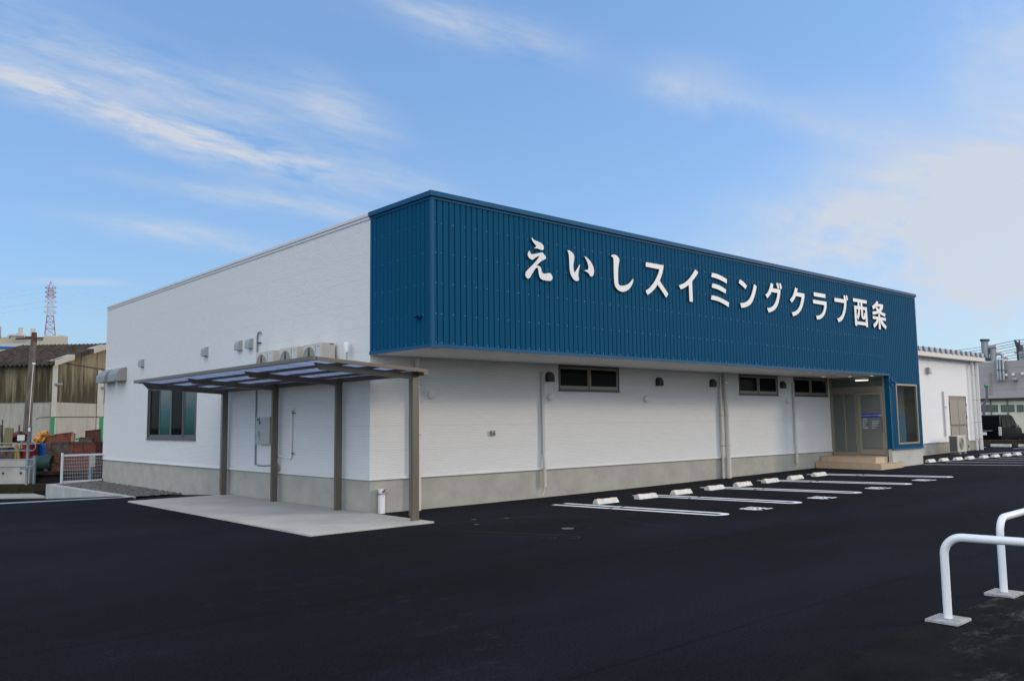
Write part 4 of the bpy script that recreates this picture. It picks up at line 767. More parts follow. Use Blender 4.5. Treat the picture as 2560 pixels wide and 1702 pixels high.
for z in (1.86, 1.03): MB().box(-0.05, -0.001, 2.84, 2.96, z-0.008, z+0.008).build('pipe_clip', M_hoodd, wp)
GM = thing('gas_valve', (-0.05, 3.58, 0.7), 'small brass and black valve group at the foot of the side wall', 'valve')
MB().tube([(-0.07, 3.60, 0.62), (-0.07, 3.60, 0.78)], 0.03, 10).tube([(-0.07, 3.64, 0.70), (-0.07, 3.48, 0.70)], 0.022, 10).build('valve_body', M_hoodd, GM)
MB().rbox(-0.11, -0.04, 3.46, 3.56, 0.69, 0.735, 0.008).tube([(-0.06, 3.53, 0.73), (-0.06, 3.53, 0.80)], 0.03, 8).build('valve_cap', mat('brass', (0.50, 0.43, 0.30), 0.4, 0.5), GM)
MB().tube([(-0.07, 3.64, 0.70), (-0.08, 3.66, 0.5), (-0.05, 3.64, 0.4)], 0.008, 6).build('hose', M_black, GM)
# standpipe with tap on the front foundation
TP = thing('water_tap', (0.23, -0.07, 0.0), 'white square standpipe with chrome tap at the building corner', 'tap')
bevel(MB().box(0.17, 0.265, -0.10, -0.012, 0.0, 0.445).build('post', M_hoop, TP), 0.006)
MB().box(0.15, 0.275, -0.108, -0.002, 0.345, 0.365).build('strap', mat('strap_grey', (0.3, 0.28, 0.27), 0.4, 0.6), TP)
tp = MB().tube([(0.225, -0.10, 0.395), (0.225, -0.15, 0.395), (0.235, -0.20, 0.385), (0.24, -0.215, 0.35)], 0.011, 8).build('spout', M_steel, TP)
MB().tube([(0.225, -0.14, 0.40), (0.225, -0.14, 0.43)], 0.008, 8).tube([(0.20, -0.14, 0.435), (0.25, -0.14, 0.435)], 0.007, 6).tube([(0.225, -0.102, 0.395), (0.225, -0.108, 0.395)], 0.022, 12).build('handle', M_hoodd, TP)
MB().tube([(0.218, -0.101, 0.31), (0.218, -0.104, 0.31)], 0.008, 8).build('screw', M_hoodd, TP)

# ================================================================== white guard hoops in the foreground
M_scuff = mat('scuffed_white', (0.66, 0.66, 0.65), 0.3, spec=0.45, noise=0.0, nscale=22, col2=(0.80, 0.81, 0.83), detail=10)
M_scuff.node_tree.nodes['Color Ramp'].color_ramp.elements[0].position = 0.22; M_scuff.node_tree.nodes['Color Ramp'].color_ramp.elements[1].position = 0.36
def hoop(loc, d, ln, label, h=0.66, base_rot=0.0):
    t = thing('guard_hoop', loc, label, 'barrier', 'white steel hoops beside the old paving')
    x, y, z = loc; d = Vector(d).normalized(); R = 0.14; pts = [Vector((x, y, z-0.02))]
    top = z+h
    pts += [Vector((x, y, z+0.25)), Vector((x, y, top-R-0.03))]
    for k in range(9):
        a = math.pi/2*k/8; pts.append(Vector((x, y, top-R))+d*(R-R*math.cos(a))+Vector((0, 0, R*math.sin(a))))
    e = Vector((x, y, z))+d*ln; pts.append(Vector((x, y, top))+d*(ln/2))
    for k in range(9):
        a = math.pi/2*(1-k/8); pts.append(e+Vector((0, 0, h-R))-d*(R-R*math.cos(a))+Vector((0, 0, R*math.sin(a))))
    pts += [e+Vector((0, 0, 0.25)), e-Vector((0, 0, 0.02))]
    MB().tube(pts, 0.032, 20).build('tube', M_scuff, t)
    for c in (Vector((x, y, z)), e):
        M = Matrix.Translation((c.x, c.y, z)) @ Matrix.Rotation(base_rot, 4, 'Z')
        mb = MB().rbox(-0.14, 0.14, -0.125, 0.125, -0.03, 0.022, 0.008, 0, M)
        mb.add([M @ Vector((0.055*math.cos(a), 0.055*math.sin(a), 0.0235)) for a in [i*math.pi/8 for i in range(16)]], [tuple(range(16))])
        mb.build('concrete_foot', mat('foot_concrete', (0.36, 0.35, 0.34), 0.9, noise=0.3, nscale=14, bump=0.9, bscale=60), t)
hoop((-1.175, -10.335, 0.005), (0.13, -1, 0), 1.6, 'nearer white hoop, low pipe bar running off the right edge in front', 0.655)
hoop((0.225, -10.28, 0.005), (1, 0.04, 0), 1.6, 'farther white hoop standing behind the nearer one', 0.675)

# ================================================================== annex with the folded plate roof
AX = thing('annex_building', (23, 0, 0.15), 'lower white annex with grey corrugated roof edge behind the blue front', 'building')
AY = 0.0; AX1 = 29.05; AZ = 3.86
M_annex = mat('annex_white', (0.76, 0.755, 0.75), 0.7, noise=0.02, nscale=3, bump=0.5, bscale=30, stretch=(0.4, 0.4, 3))
mb = MB(); wall_with_holes(mb, 'x', AY, 19.0, AX1, 0.70, AZ, [(26.17, 27.90, 0.70, 2.44)]); mb.quad((AX1, 0, 0.1), (AX1, 14, 0.1), (AX1, 14, AZ), (AX1, 0, AZ)); mb.build('wall', M_annex, AX)
MB().box(19.02, 26.15, 0.02, 0.2, -0.3, 0.67).box(27.92, AX1-0.01, 0.02, 0.2, -0.3, 0.67).build('foundation', mat('annex_concrete', (0.38, 0.36, 0.31), 0.85, noise=0.15, nscale=2), AX)
MB().box(19.02, 26.15, -0.014, 0.0, 0.665, 0.70).box(27.92, AX1, -0.014, 0.0, 0.665, 0.70).build('base_trim', M_trim, AX)
mb = MB(); mb.rbox(19.0, AX1+0.35, -0.30, 0.12, AZ, AZ+0.17, 0.01); mb.build('eave_gutter', M_pipew, AX)
mb = MB(); xk = 19.05; pr = []
while xk < AX1+0.2:      # folded plate: trapezoid waves running back from the eave
    pr += [(xk, AZ+0.175), (xk+0.10, AZ+0.175), (xk+0.20, AZ+0.345), (xk+0.36, AZ+0.345), (xk+0.46, AZ+0.175)]; xk += 0.5
k = len(pr); mb.add([(a, -0.33, b) for a, b in pr]+[(a, 14, b+0.25) for a, b in pr], [(i, i+1, k+i+1, k+i) for i in range(k-1)])
M_fold = mat('folded_steel', (0.46, 0.48, 0.50), 0.35, 0.7)
mb.build('folded_roof', M_fold, AX)
mb = MB()
for i in range(0, k-4, 5):
    a = pr[i+1]; b = pr[i+2]; c = pr[i+3]; d = pr[i+4]; mb.add([(a[0]+.01, -0.24, a[1]), (d[0]-.01, -0.24, d[1]), (c[0], -0.24, c[1]-.01), (b[0], -0.24, b[1]-.01)], [(0, 1, 2, 3)])
mb.build('roof_closure', M_trim, AX)
dd = MB().box(26.18, 27.89, 0.02, 0.06, 0.12, 2.43).build('double_door', mat('door_frame_brown', (0.20, 0.18, 0.155), 0.5), AX)
for x0 in (26.24, 27.05):
    q = MB().rbox(x0, x0+0.77, -0.012, 0.018, 1.32, 2.26, 0.006).rbox(x0, x0+0.77, -0.012, 0.018, 0.22, 1.22, 0.006); q.build('leaf', mat('door_brown', (0.27, 0.245, 0.21), 0.5), dd)
MB().tube([(27.02, -0.02, 1.27), (27.02, -0.07, 1.27)], 0.02, 8).build('handle', M_steel, dd)
for x in (26.2, 27.87):
    for z in (0.45, 1.6, 2.1): MB().box(x-0.015, x+0.015, -0.02, 0.0, z-0.06, z+0.06).build('hinge', M_hoodd, dd)
for x, r in ((28.42, 0.05), (28.88, 0.075)):
    q = MB().tube([(x, -0.12, AZ), (x, -0.12, 0.15)], r, 14).build('downpipe', mat('pipe_white', (0.66, 0.65, 0.64), 0.4), AX)
    for z in (3.3, 2.3, 1.4, 0.72): MB().tube([(x, -0.12, z-0.01), (x, -0.12, z+0.01)], r+0.005, 14).build('pipe_band', M_band, q)
mb = MB(); hx, hz_ = 24.33, 3.37; mb.rbox(hx-0.11, hx+0.11, -0.14, 0, hz_-0.13, hz_+0.11, 0.03); mb.build('vent_hood', M_hood, AX)
MB().box(25.58, 25.65, -0.06, -0.001, 0.9, 2.6).build('pipe_duct', M_pipe, AX)
MB().tube([(25.85, 0, 2.02), (25.85, -0.05, 2.02)], 0.05, 10).build('vent_cap', M_trim, AX)
# ground level outdoor unit: end panel toward us, fan to the front
AC = thing('air_conditioner', (25.75, -0.45, 0.25), 'white outdoor unit standing on rubber feet beside the brown double door', 'air conditioner')
x0, x1, y0, y1, z0, z1 = 25.35, 26.15, -0.72, -0.42, 0.30, 0.90
x0, x1, y0, y1, z0, z1 = 24.95, 25.75, -0.70, -0.38, 0.32, 0.93
MB().rbox(x0, x1, y0, y1, z0, z1, 0.012).build('casing', M_acw, AC)
MB().box(x0-0.004, x0-0.001, y0+0.03, y1-0.03, z0+0.03, z1-0.03).build('side_grille', M_acg, AC)
n = 26; cx_, cz_ = x0+0.34, (z0+z1)/2
MB().add([(cx_+0.22*math.cos(2*math.pi*k/n), y0-0.003, cz_+0.22*math.sin(2*math.pi*k/n)) for k in range(n)], [tuple(range(n))]).build('fan_opening', mat('fan_dusk', (0.16, 0.16, 0.12), 0.6), AC)
mb = MB()
for r in (0.07, 0.13, 0.18, 0.22): mb.tube([(cx_+r*math.cos(2*math.pi*k/24), y0-0.012, cz_+r*math.sin(2*math.pi*k/24)) for k in range(25)], 0.006, 5, cap=False)
mb.build('fan_grille', M_acw, AC)
for x in (x0+0.15, x1-0.15): MB().rbox(x-0.06, x+0.06, y0-0.02, y1+0.02, 0.22, z0, 0.01).build('rubber_foot', mat('foot_grey', (0.25, 0.25, 0.26), 0.8), AC)
MB().box(x1-0.09, x1-0.06, y0-0.004, y0-0.001, z1-0.09, z1-0.05).build('maker_mark', M_hoodd, AC)

# ================================================================== far right: low wall, cars, factory
M_dark = mat('dark_stone', (0.055, 0.045, 0.036), 0.9, noise=0.4, nscale=3, bump=0.4, bscale=20)
LW = tag(MB().box(32.3, 32.6, -12, 6, 0.0, 0.57).box(32.28, 32.62, -12, 6, 0.571, 0.60).build('low_wall', M_dark), 'dark brown low wall behind the far parking bays, below the black van', 'wall')
M_cblack = mat('car_black', (0.003, 0.0035, 0.0045), 0.3, 0.0, spec=0.02, coat=0.0)
M_csilver = mat('car_silver', (0.42, 0.45, 0.50), 0.25, 0.6, coat=0.5)
M_lampr = mat('lamp_clear', (0.50, 0.46, 0.45), 0.2)
def car(loc, label, cat, body, prof, cab, W_=1.72, L_=4.7, wheel_r=0.32, tall=True):
    """heading +x, rear at loc.x; prof: body side outline, cab: list of side windows (polygons)"""
    t = thing('parked_car', loc, label, cat, 'parked cars behind the low wall'); X, Y, Z = loc; h = W_/2
    def sec(z, zt): return 1.0-0.10*max(0, (z-0.95))/0.85
    mb = MB(); n = len(prof); a = [(X+x, Y-h*sec(z, 0), Z+z) for x, z in prof]; b = [(X+x, Y+h*sec(z, 0), Z+z) for x, z in prof]
    mb.add(a+b, [(i, (i+1) % n, n+(i+1) % n, n+i) for i in range(n)]+[tuple(range(n))[::-1], tuple(range(n, 2*n))])
    bevel(mb.build('body', body, t), 0.05, 3)
    for pl in cab:
        for s in (-1, 1):
            q = [(X+x, Y+s*(h*sec(z, 0)+0.008), Z+z) for x, z in pl]; MB().add(q, [tuple(range(len(q))) if s < 0 else tuple(range(len(q)))[::-1]]).build('side_window', M_glassd, t)
    for x in (0.85, L_-0.85):
        for s in (-1, 1):
            y = Y+s*(h-0.09); w_ = MB().tube([(X+x, y-0.1, Z+wheel_r), (X+x, y+0.1, Z+wheel_r)], wheel_r, 20).build('wheel', M_black, t)
            MB().tube([(X+x, y+s*0.101, Z+wheel_r), (X+x, y+s*0.11, Z+wheel_r)], wheel_r*0.62, 14).build('rim', M_steel, w_)
    return t
vx, vy, vz = 37.1, 2.72, -0.04
van_prof = [(0.10, 0.25), (0.0, 0.45), (0.0, 0.95), (0.10, 1.30), (0.30, 1.68), (0.5, 1.74), (2.6, 1.76), (3.0, 1.70), (3.75, 1.22), (4.55, 1.05), (4.72, 0.8), (4.74, 0.3), (4.4, 0.22), (0.4, 0.22)]
v = car((vx, vy, vz), 'black minivan seen from behind over the dark low wall', 'car', M_cblack, van_prof,
        [[(0.42, 1.12), (1.35, 1.12), (1.35, 1.60), (0.5, 1.60)], [(1.43, 1.12), (2.3, 1.12), (2.3, 1.60), (1.43, 1.60)], [(2.38, 1.12), (3.45, 1.14), (2.95, 1.60), (2.38, 1.60)]])
MB().add([(vx+0.045, vy-0.70, vz+1.02), (vx+0.045, vy+0.70, vz+1.02), (vx+0.27, vy+0.62, vz+1.62), (vx+0.27, vy-0.62, vz+1.62)], [(0, 3, 2, 1)]).build('rear_window', M_glassd, v)
for s in (-1, 1): MB().rbox(vx-0.02, vx+0.16, vy+s*0.81-0.06, vy+s*0.81+0.05, vz+0.72, vz+1.16, 0.02).build('tail_lamp', M_lampr, v)
MB().rbox(vx-0.03, vx-0.001, vy-0.5, vy+0.42, vz+0.955, vz+0.985, 0.006).build('chrome_strip', M_steel, v)
MB().rbox(vx-0.025, vx-0.001, vy-0.24, vy+0.10, vz+0.76, vz+0.90, 0.006).build('number_plate', M_plate, v)
for s in (-1, 1): MB().rbox(vx+3.25, vx+3.42, vy+s*0.92-0.09, vy+s*0.92+0.09, vz+1.08, vz+1.24, 0.03).build('mirror', M_steel, v)
v.rotation_euler = (0, 0, math.radians(6))
car_prof = [(0.1, 0.25), (0.0, 0.5), (0.05, 0.9), (0.45, 1.0), (1.0, 1.42), (2.2, 1.46), (3.2, 1.05), (4.2, 0.9), (4.4, 0.6), (4.3, 0.25)]
sc_ = car((39.2, 0.15, 0.08), 'silver car beyond the black van, cut by the right picture edge', 'car', M_csilver, car_prof, [[(0.8, 1.0), (1.7, 1.02), (1.7, 1.36), (1.1, 1.36)], [(1.78, 1.02), (2.9, 1.04), (2.2, 1.38), (1.78, 1.36)]], L_=4.4, wheel_r=0.3); sc_.rotation_euler = (0, 0, math.radians(8))
FB = thing('factory_hall', (58, 10, 0.3), 'grey panelled hall with a cream lower storey and duct pipes beyond the car park', 'building')
M_fgrey = mat('factory_grey', (0.34, 0.315, 0.31), 0.8, noise=0.05, nscale=1, bump=0.2, bscale=3)
fb = MB().box(60, 90, -30, 24, 3.05, 5.7).add([(60, 24, 5.7), (60, -30, 5.7), (90, -30, 6.3), (90, 24, 6.3)], [(0, 1, 2, 3)])
for z in (3.6, 4.15, 4.7, 5.2): fb.box(59.985, 60.0, -30, 24, z, z+0.02)
fb.build('upper_wall', M_fgrey, FB)
M_cream = mat('factory_cream', (0.66, 0.64, 0.50), 0.8, noise=0.05, nscale=2)
MB().box(57.5, 60, -30, 22, 0.2, 2.9).build('lower_wall', M_cream, FB)
MB().box(57.1, 60.0, -30.2, 22.2, 2.92, 3.12).build('lean_roof', mat('lean_roof_grey', (0.40, 0.38, 0.34), 0.7), FB)
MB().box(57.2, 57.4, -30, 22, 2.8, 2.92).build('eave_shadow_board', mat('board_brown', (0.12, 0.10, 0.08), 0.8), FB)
def PF(px, py, X=59.8):
    d = far(px, py, 1.0)-CAM; return CAM+d*((X-CAM.x)/d.x)
M_paneg = mat('pane_green', (0.12, 0.15, 0.13), 0.2); M_dpb = mat('downpipe_brown', (0.2, 0.17, 0.13), 0.6)
for px in (2453, 2469, 2487, 2511, 2528, 2551):
    q = PF(px, 1020, 57.5); y = q.y; z = q.z
    w_ = MB().box(57.44, 57.5, y-0.21, y+0.21, z-0.24, z+0.24).build('window', M_sash, FB)
    for s_ in (-1, 1): MB().box(57.42, 57.44, y+s_*0.095-0.08, y+s_*0.095+0.08, z-0.2, z+0.2).build('pane', M_paneg, w_)
for px in (2478, 2520): y = PF(px, 1020, 57.5).y; MB().box(57.42, 57.5, y-0.04, y+0.04, 0.3, 2.8).build('downpipe', M_dpb, FB)
M_duct = mat('duct_zinc', (0.30, 0.31, 0.32), 0.45, 0.5)
for px in (2492, 2499, 2507):
    a = PF(px, 900, 59.7); b = PF(px+3, 950, 59.7); MB().tube([Vector((60.3, a.y, a.z)), a, b], 0.10, 10).box(a.x-0.12, a.x+0.3, a.y-0.16, a.y+0.16, (a.z+b.z)/2, (a.z+b.z)/2+0.05).build('vent_pipe', M_duct, FB)
for px, py in ((2515, 937), (2533, 936), (2556, 934)):
    a = PF(px, py); MB().rbox(a.x-0.1, a.x+0.15, a.y-0.09, a.y+0.09, a.z-0.09, a.z+0.09, 0.03).build('vent_cap', M_trim, FB)
a = PF(2537, 947); MB().rbox(a.x-0.25, a.x+0.2, a.y-0.18, a.y+0.14, a.z-0.11, a.z+0.11, 0.04).build('floodlight', M_hood, FB)
a = PF(2476, 930, 59.9); b = PF(2478, 992, 59.9); MB().tube([a, b], 0.04, 6).build('rain_pipe', mat('pipe_tan', (0.34, 0.28, 0.24), 0.6), FB)
a = PF(2534, 950, 59.9); b = PF(2536, 975, 59.9); MB().tube([a, b], 0.025, 6).build('conduit', M_hood, FB)
# roof ducts
DU = thing('rooftop_duct', PF(2465, 903, 62), 'tall galvanised exhaust duct group on the grey hall roof', 'duct')
def TU(pts, r, name, m=M_duct, X=62, parent=None): return MB().tube([PF(a, b, X) for a, b in pts], r, 14).build(name, m, parent or DU)
TU([(2465, 903), (2462, 853)], 0.27, 'duct_riser'); TU([(2462, 853), (2462, 848)], 0.34, 'duct_cap', M_hoodd)
TU([(2465, 900), (2465, 895)], 0.42, 'duct_base', M_hoodd)
TU([(2484, 903), (2483, 872)], 0.24, 'duct_riser'); MB().tube([PF(2469, 869, 62), PF(2492, 867, 62)], 0.17, 14).build('duct_bend', M_duct, DU)
TU([(2473, 885), (2471, 872)], 0.12, 'duct_elbow', M_hoodd)
TU([(2490, 885), (2500, 884), (2506, 887), (2507, 896)], 0.12, 'duct_bend')
q = TU([(2515, 901), (2515, 893)], 0.13, 'roof_vent')
GP = thing('vent_post', PF(2463, 1030, 50), 'purple grey bent pipe with green ball cap in front of the hall', 'pipe')
M_pp = mat('pipe_mauve', (0.16, 0.14, 0.17), 0.5)
MB().tube([PF(2460, 1045, 50), PF(2459, 1012, 50), PF(2462, 1004, 50), PF(2467, 1001, 50), PF(2467, 968, 50)], 0.075, 10).build('pipe', M_pp, GP)
mb = MB().tube([PF(2466, 969, 50), PF(2466, 967, 50), PF(2466, 964, 50), PF(2466, 961, 50), PF(2466, 959, 50)], 0.16, 14, rs=[0.07, 0.12, 0.14, 0.11, 0.04]); mb.build('ball_cap', M_green, GP)
MB().tube([PF(2452, 1045, 50), PF(2449, 1018, 50), PF(2453, 1012, 50), PF(2457, 1020, 50)], 0.05, 8).build('branch_pipe', M_pp, GP)
tag(MB().tube([PF(2439, 1000, 48), PF(2438, 968, 48)], 0.06, 8).tube([PF(2438, 967, 48), PF(2438, 963, 48), PF(2438, 960, 48)], 0.15, 12, rs=[0.14, 0.16, 0.08], mi=1).build('vent_post', [M_pp, M_green]), 'green capped vent post almost hidden behind the annex downpipes', 'pipe')
# utility pole and lines, right
UP = thing('utility_pole', far(2553, 900, 100), 'dark utility pole top with crossarms above the hall roof', 'utility pole')
M_pole = mat('pole_concrete', (0.11, 0.105, 0.105), 0.85, noise=0.25, nscale=3)
MB().tube([far(2560, 1035, 100), far(2553, 900, 100), far(2549, 862, 100)], 0.3, 10, rs=[0.5, 0.42, 0.36]).tube([far(2549, 863, 100), far(2548, 850, 100)], 0.08, 6).build('pole', M_pole, UP)
MB().tube([far(2537, 850, 100), far(2543, 868, 100)], 0.12, 6).tube([far(2543, 855, 100), far(2546, 871, 100)], 0.12, 6).tube([far(2536, 882, 100), far(2552, 881, 100)], 0.07, 6).tube([far(2539, 850, 100), far(2549, 868, 100)], 0.05, 6).build('crossarm', M_pole, UP)
MB().rbox(-0.5, 0.5, -0.5, 0.5, -1.6, 0, 0.1, 0, Matrix.Translation(far(2561, 878, 99))).build('transformer', M_hood, UP)
WL = [(905, 850), (868, 858), (876, 866), (883, 872), (889, 879), (897, 885), (907, 893)]
for k, (ya, yb) in enumerate([(868, 850), (875, 857), (882, 863), (889, 871), (895, 877), (901, 886), (907, 893)]):
    pts = []
    for i in range(13):
        u = i/12; px = 2330+u*(2543-2330); py = (ya+12)+(yb-(ya+12))*u+5*math.sin(math.pi*u); pts.append(far(px, py, 190-90*u))
    pts.append(far(2600, yb-1, 92))
    tag(MB().tube(pts, 0.035, 4, cap=False).build('power_line', M_pole), 'thin overhead wire running left from the utility pole beyond the hall', 'wire', 'overhead wires beside the right utility pole')
# ================================================================== far left: canal wall, rails, scrap yard, shed, factory, pylon
M_moss = mat('mossy_stone', (0.028, 0.024, 0.016), 0.95, noise=0.5, nscale=2.5, col2=(0.032, 0.031, 0.016), bump=0.8, bscale=12, detail=8)
M_pale = mat('pale_parapet', (0.40, 0.39, 0.35), 0.85, noise=0.2, nscale=1.6, bump=0.3, bscale=15, detail=9)
def G(px, d, z):
    """point on the sight column px, at depth d, at height z"""
    a = far(px, 1072, d); a.z = z; return a
def wallseg(mb, p, q, th, z0, z1, mi=0):
    p = Vector((p.x, p.y, 0)); q = Vector((q.x, q.y, 0)); d = (q-p).normalized(); n_ = Vector((d.y, -d.x, 0))*th
    if n_.dot(fw) < 0: n_ = -n_
    v = [p, q, q+n_, p+n_]; mb.add([(a.x, a.y, z0) for a in v]+[(a.x, a.y, z1) for a in v], [(0, 1, 5, 4), (1, 2, 6, 5), (2, 3, 7, 6), (3, 0, 4, 7), (4, 5, 6, 7)], mi); return mb
tag(wallseg(MB(), G(-160, 26.5, 0), G(330, 26.5, 0), 0.5, -1.2, -0.13).build('canal_wall', M_moss), 'dark mossy stone canal wall at the left picture edge', 'wall')
struct('kerb_strip', wallseg(MB(), G(-160, 25.2, 0), G(119, 25.3, 0), 1.2, -0.9, -0.40), mat('kerb_pale', (0.36, 0.355, 0.33), 0.85, noise=0.15, nscale=3))
gm = MB()
for i in range(160):
    u = random.random(); q = G(-10+u*135, 26.42, -0.437); h = random.uniform(0.03, 0.10)
    for s in range(4):
        a = random.uniform(0, 6.28); r = 0.012; gm.add([(q.x+r*math.cos(a), q.y+r*math.sin(a), q.z), (q.x-r*math.cos(a), q.y-r*math.sin(a), q.z), (q.x+random.uniform(-.04, .04), q.y-random.uniform(0, .06), q.z+h)], [(0, 1, 2)])
o = gm.build('moss_tufts', mat('moss_green', (0.07, 0.10, 0.015), 0.9)); o['kind'] = 'stuff'; o['label'] = 'yellow green moss growing along the foot of the canal wall'; o['category'] = 'moss'
PW = wallseg(MB(), G(-160, 26.7, 0), G(78, 26.7, 0), 0.35, -0.12, 0.42); wallseg(PW, G(-160, 26.68, 0), G(70, 26.68, 0), 0.40, 0.421, 0.64)
for px in (13, 57):
    q = G(px, 26.69, 0.22); PW.tube([q, q-0.02*fw], 0.035, 8, 1)
tag(PW.build('parapet', [M_pale, M_hoodd]), 'pale stained concrete parapet under the grey pipe railing', 'wall')
# railing
RL = thing('pipe_railing', G(72, 26.2, -0.1), 'grey galvanised railing with two looped pipe bars at the left edge', 'railing')
zr = {1: 1.165, 2: 0.93, 3: 0.665, 4: 0.44}
for a, b in ((1, 2), (3, 4)):
    pts = [G(-160, 26.2, zr[a])]+[G(84, 26.2, zr[a])]
    zc = (zr[a]+zr[b])/2; r = (zr[a]-zr[b])/2
    pts += [G(84, 26.2, zc)+rt*r*0.75*math.sin(t)+Vector((0, 0, r*math.cos(t))) for t in [math.pi*k/10 for k in range(1, 10)]]
    pts += [G(84, 26.2, zr[b]), G(-160, 26.2, zr[b])]
    MB().tube(pts, 0.018, 8).build('looped_bar', M_galv, RL)
MB().tube([G(72, 26.22, -0.12), G(72, 26.22, 1.2)], 0.045, 10).box(-0.18, 0.18, -0.03, 0.03, 0, 0.06, 0, Matrix.Translation(G(71, 26.15, 0.36))).build('post', M_galv, RL)
MB().tube([G(90, 26.8, -0.2), G(90, 26.8, 0.75)], 0.05, 10).build('post', M_galv, RL)
WE = wallseg(MB(), G(69, 26.0, 0), G(77, 26.0, 0), 0.06, 1.15, 1.68); 
sg = tag(WE.build('marker_board', mat('board_slate', (0.12, 0.125, 0.15), 0.6)), 'narrow slate grey board standing upright on the railing post', 'board')
q = G(73, 25.98, 1.58); MB().rbox(q.x-0.03, q.x+0.03, q.y-0.02, q.y, q.z-0.06, q.z+0.06, 0.005).build('white_mark', M_white, sg)
WB = thing('small_notice', G(53, 26.0, 1.2), 'blank white rounded board on a thin stake above the railing', 'sign')
wallseg(MB(), G(44, 26.0, 0), G(62, 26.0, 0), 0.02, 1.24, 1.42).build('board', mat('notice_white', (0.55, 0.57, 0.55), 0.6), WB)
MB().tube([G(56, 26.03, 1.0), G(56, 26.03, 1.24)], 0.02, 6).build('stake', mat('stake_wood', (0.3, 0.25, 0.16), 0.8), WB)
# white mesh gate
M_gatew = mat('gate_white', (0.56, 0.60, 0.64), 0.45)
FN = thing('mesh_gate', (-1.2, 15.6, -0.06), 'white wire mesh gate panel closing the gravel strip', 'gate')
gx0, gx1, gy = -1.20, -0.03, 15.70
MB().rbox(gx0-0.03, gx0+0.03, gy-0.05, gy+0.03, -0.3, 0.85, 0.006).build('post', M_gatew, FN)
MB().box(gx0+0.05, gx1, gy-0.02, gy+0.02, 0.74, 0.80).box(gx0+0.05, gx1, gy-0.02, gy+0.02, -0.055, -0.01).build('frame', M_gatew, FN)
mb = MB(); k = 0; x = gx0+0.07
while x < gx1: mb.tube([(x, gy, -0.05), (x, gy, 0.80)], 0.0024, 4, cap=False); x += 0.048
for z in (0.10, 0.21, 0.32, 0.43, 0.54, 0.65): mb.tube([(gx0+0.04, gy, z), (gx1, gy, z)], 0.0035, 4, cap=False)
mb.build('wire_mesh', M_gatew, FN)
MB().box(gx0+0.02, gx0+0.10, gy-0.03, gy-0.01, 0.33, 0.35).build('latch', M_galv, FN)
tag(MB().rbox(-0.36, -0.20, 15.85, 15.87, 0.38, 0.78, 0.01).build('torn_sack', mat('sack_white', (0.50, 0.49, 0.46), 0.8, noise=0.3, nscale=9)), 'torn whitish sack hanging behind the mesh gate', 'sack')
# yard floor and its dark bank
struct('yard_ground', MB().add([G(-400, 27.8, 0.13), G(500, 27.8, 0.13), G(900, 70, 0.13), G(-900, 70, 0.13)], [(0, 1, 2, 3)]), mat('yard_dirt', (0.05, 0.045, 0.04), 0.95, noise=0.4, nscale=2))
bank = wallseg(MB(), G(-300, 27.7, 0), G(420, 27.7, 0), 0.08, -1.5, 0.14); wallseg(bank, G(70, 27.62, 0), G(420, 27.62, 0), 0.06, 0.10, 0.22)
tag(bank.build('bank_wall', mat('bank_dark', (0.030, 0.024, 0.020), 0.95, noise=0.5, nscale=5, bump=0.6, bscale=10)), 'dark brown revetment wall below the scrap yard', 'wall')
# old grey post behind the mesh
tag(MB().tube([G(230, 27.2, -0.4), G(230, 27.2, 0.75)], 0.06, 8).build('old_post', M_galv), 'weathered grey post standing behind the mesh gate', 'post')
def lump(c, rx, ry, rz, n=3, seed=1, jit=0.18):
    import bmesh
    rnd = random.Random(seed); bm = bmesh.new(); bmesh.ops.create_icosphere(bm, subdivisions=n, radius=1)
    from mathutils import noise as mn
    for v in bm.verts:
        d = v.co.copy(); f = 1+jit*mn.noise(d*2.2+Vector((seed, 0, 0)))*2+jit*0.6*mn.noise(d*5+Vector((seed, 3, 0)))
        v.co = Vector((d.x*rx*f, d.y*ry*f, d.z*rz*f))+Vector(c)
    bm.verts.index_update(); mb = MB(); mb.add([v.co.copy() for v in bm.verts], [[v.index for v in f.verts] for f in bm.faces], 0, False); bm.free(); return mb
# drum, blue cans, orange bag, roll
def cyl(c, r, h, n=20): return MB().tube([c, c+Vector((0, 0, h))], r, n)
Q = G(75, 30.5, 0.13)
RD = thing('steel_drum', Q, 'red steel drum with a pale lid behind the railing post', 'drum')
mb = cyl(Q, 0.29, 0.92); [mb.tube([Q+Vector((0, 0, z)), Q+Vector((0, 0, z+0.02))], 0.30, 20) for z in (0.3, 0.6)]; mb.build('barrel', mat('drum_red', (0.19, 0.02, 0.016), 0.5, noise=0.15, nscale=5), RD)
cyl(Q+Vector((0, 0, 0.92)), 0.33, 0.04).build('lid', mat('lid_cream', (0.50, 0.45, 0.30), 0.6), RD)
Q = G(62, 31.2, 0.13)
for k, (px, lab) in enumerate(((98, 'blue plastic container, left one of the pair under the orange bag'), (115, 'blue plastic container, right one of the pair beside the rusty sheets'))):
    Q = G(px, 31.0, 0.13); M = Matrix.Translation(Q) @ Matrix.Rotation(YAW-math.pi/2, 4, 'Z')
    t = thing('blue_container', Q, lab, 'container', 'blue plastic containers')
    MB().rbox(-0.13, 0.13, -0.2, 0.2, 0, 0.93, 0.035, 0, M).build('tank', mat('plastic_blue', (0.01, 0.12, 0.42), 0.4, noise=0.06), t)
    MB().rbox(-0.136, 0.136, -0.206, 0.206, 0.42, 0.45, 0.005, 0, M).build('rib_band', mat('plastic_blue_pale', (0.04, 0.20, 0.52), 0.4), t)
Q = G(105, 30.9, 1.25); BG = lump(Q, 0.24, 0.2, 0.24, 3, 5, 0.30); 
for i, v in enumerate(BG.v): BG.v[i] = (v[0]+(v[2]-Q.z)*0.35, v[1]-(v[2]-Q.z)*0.35, v[2])
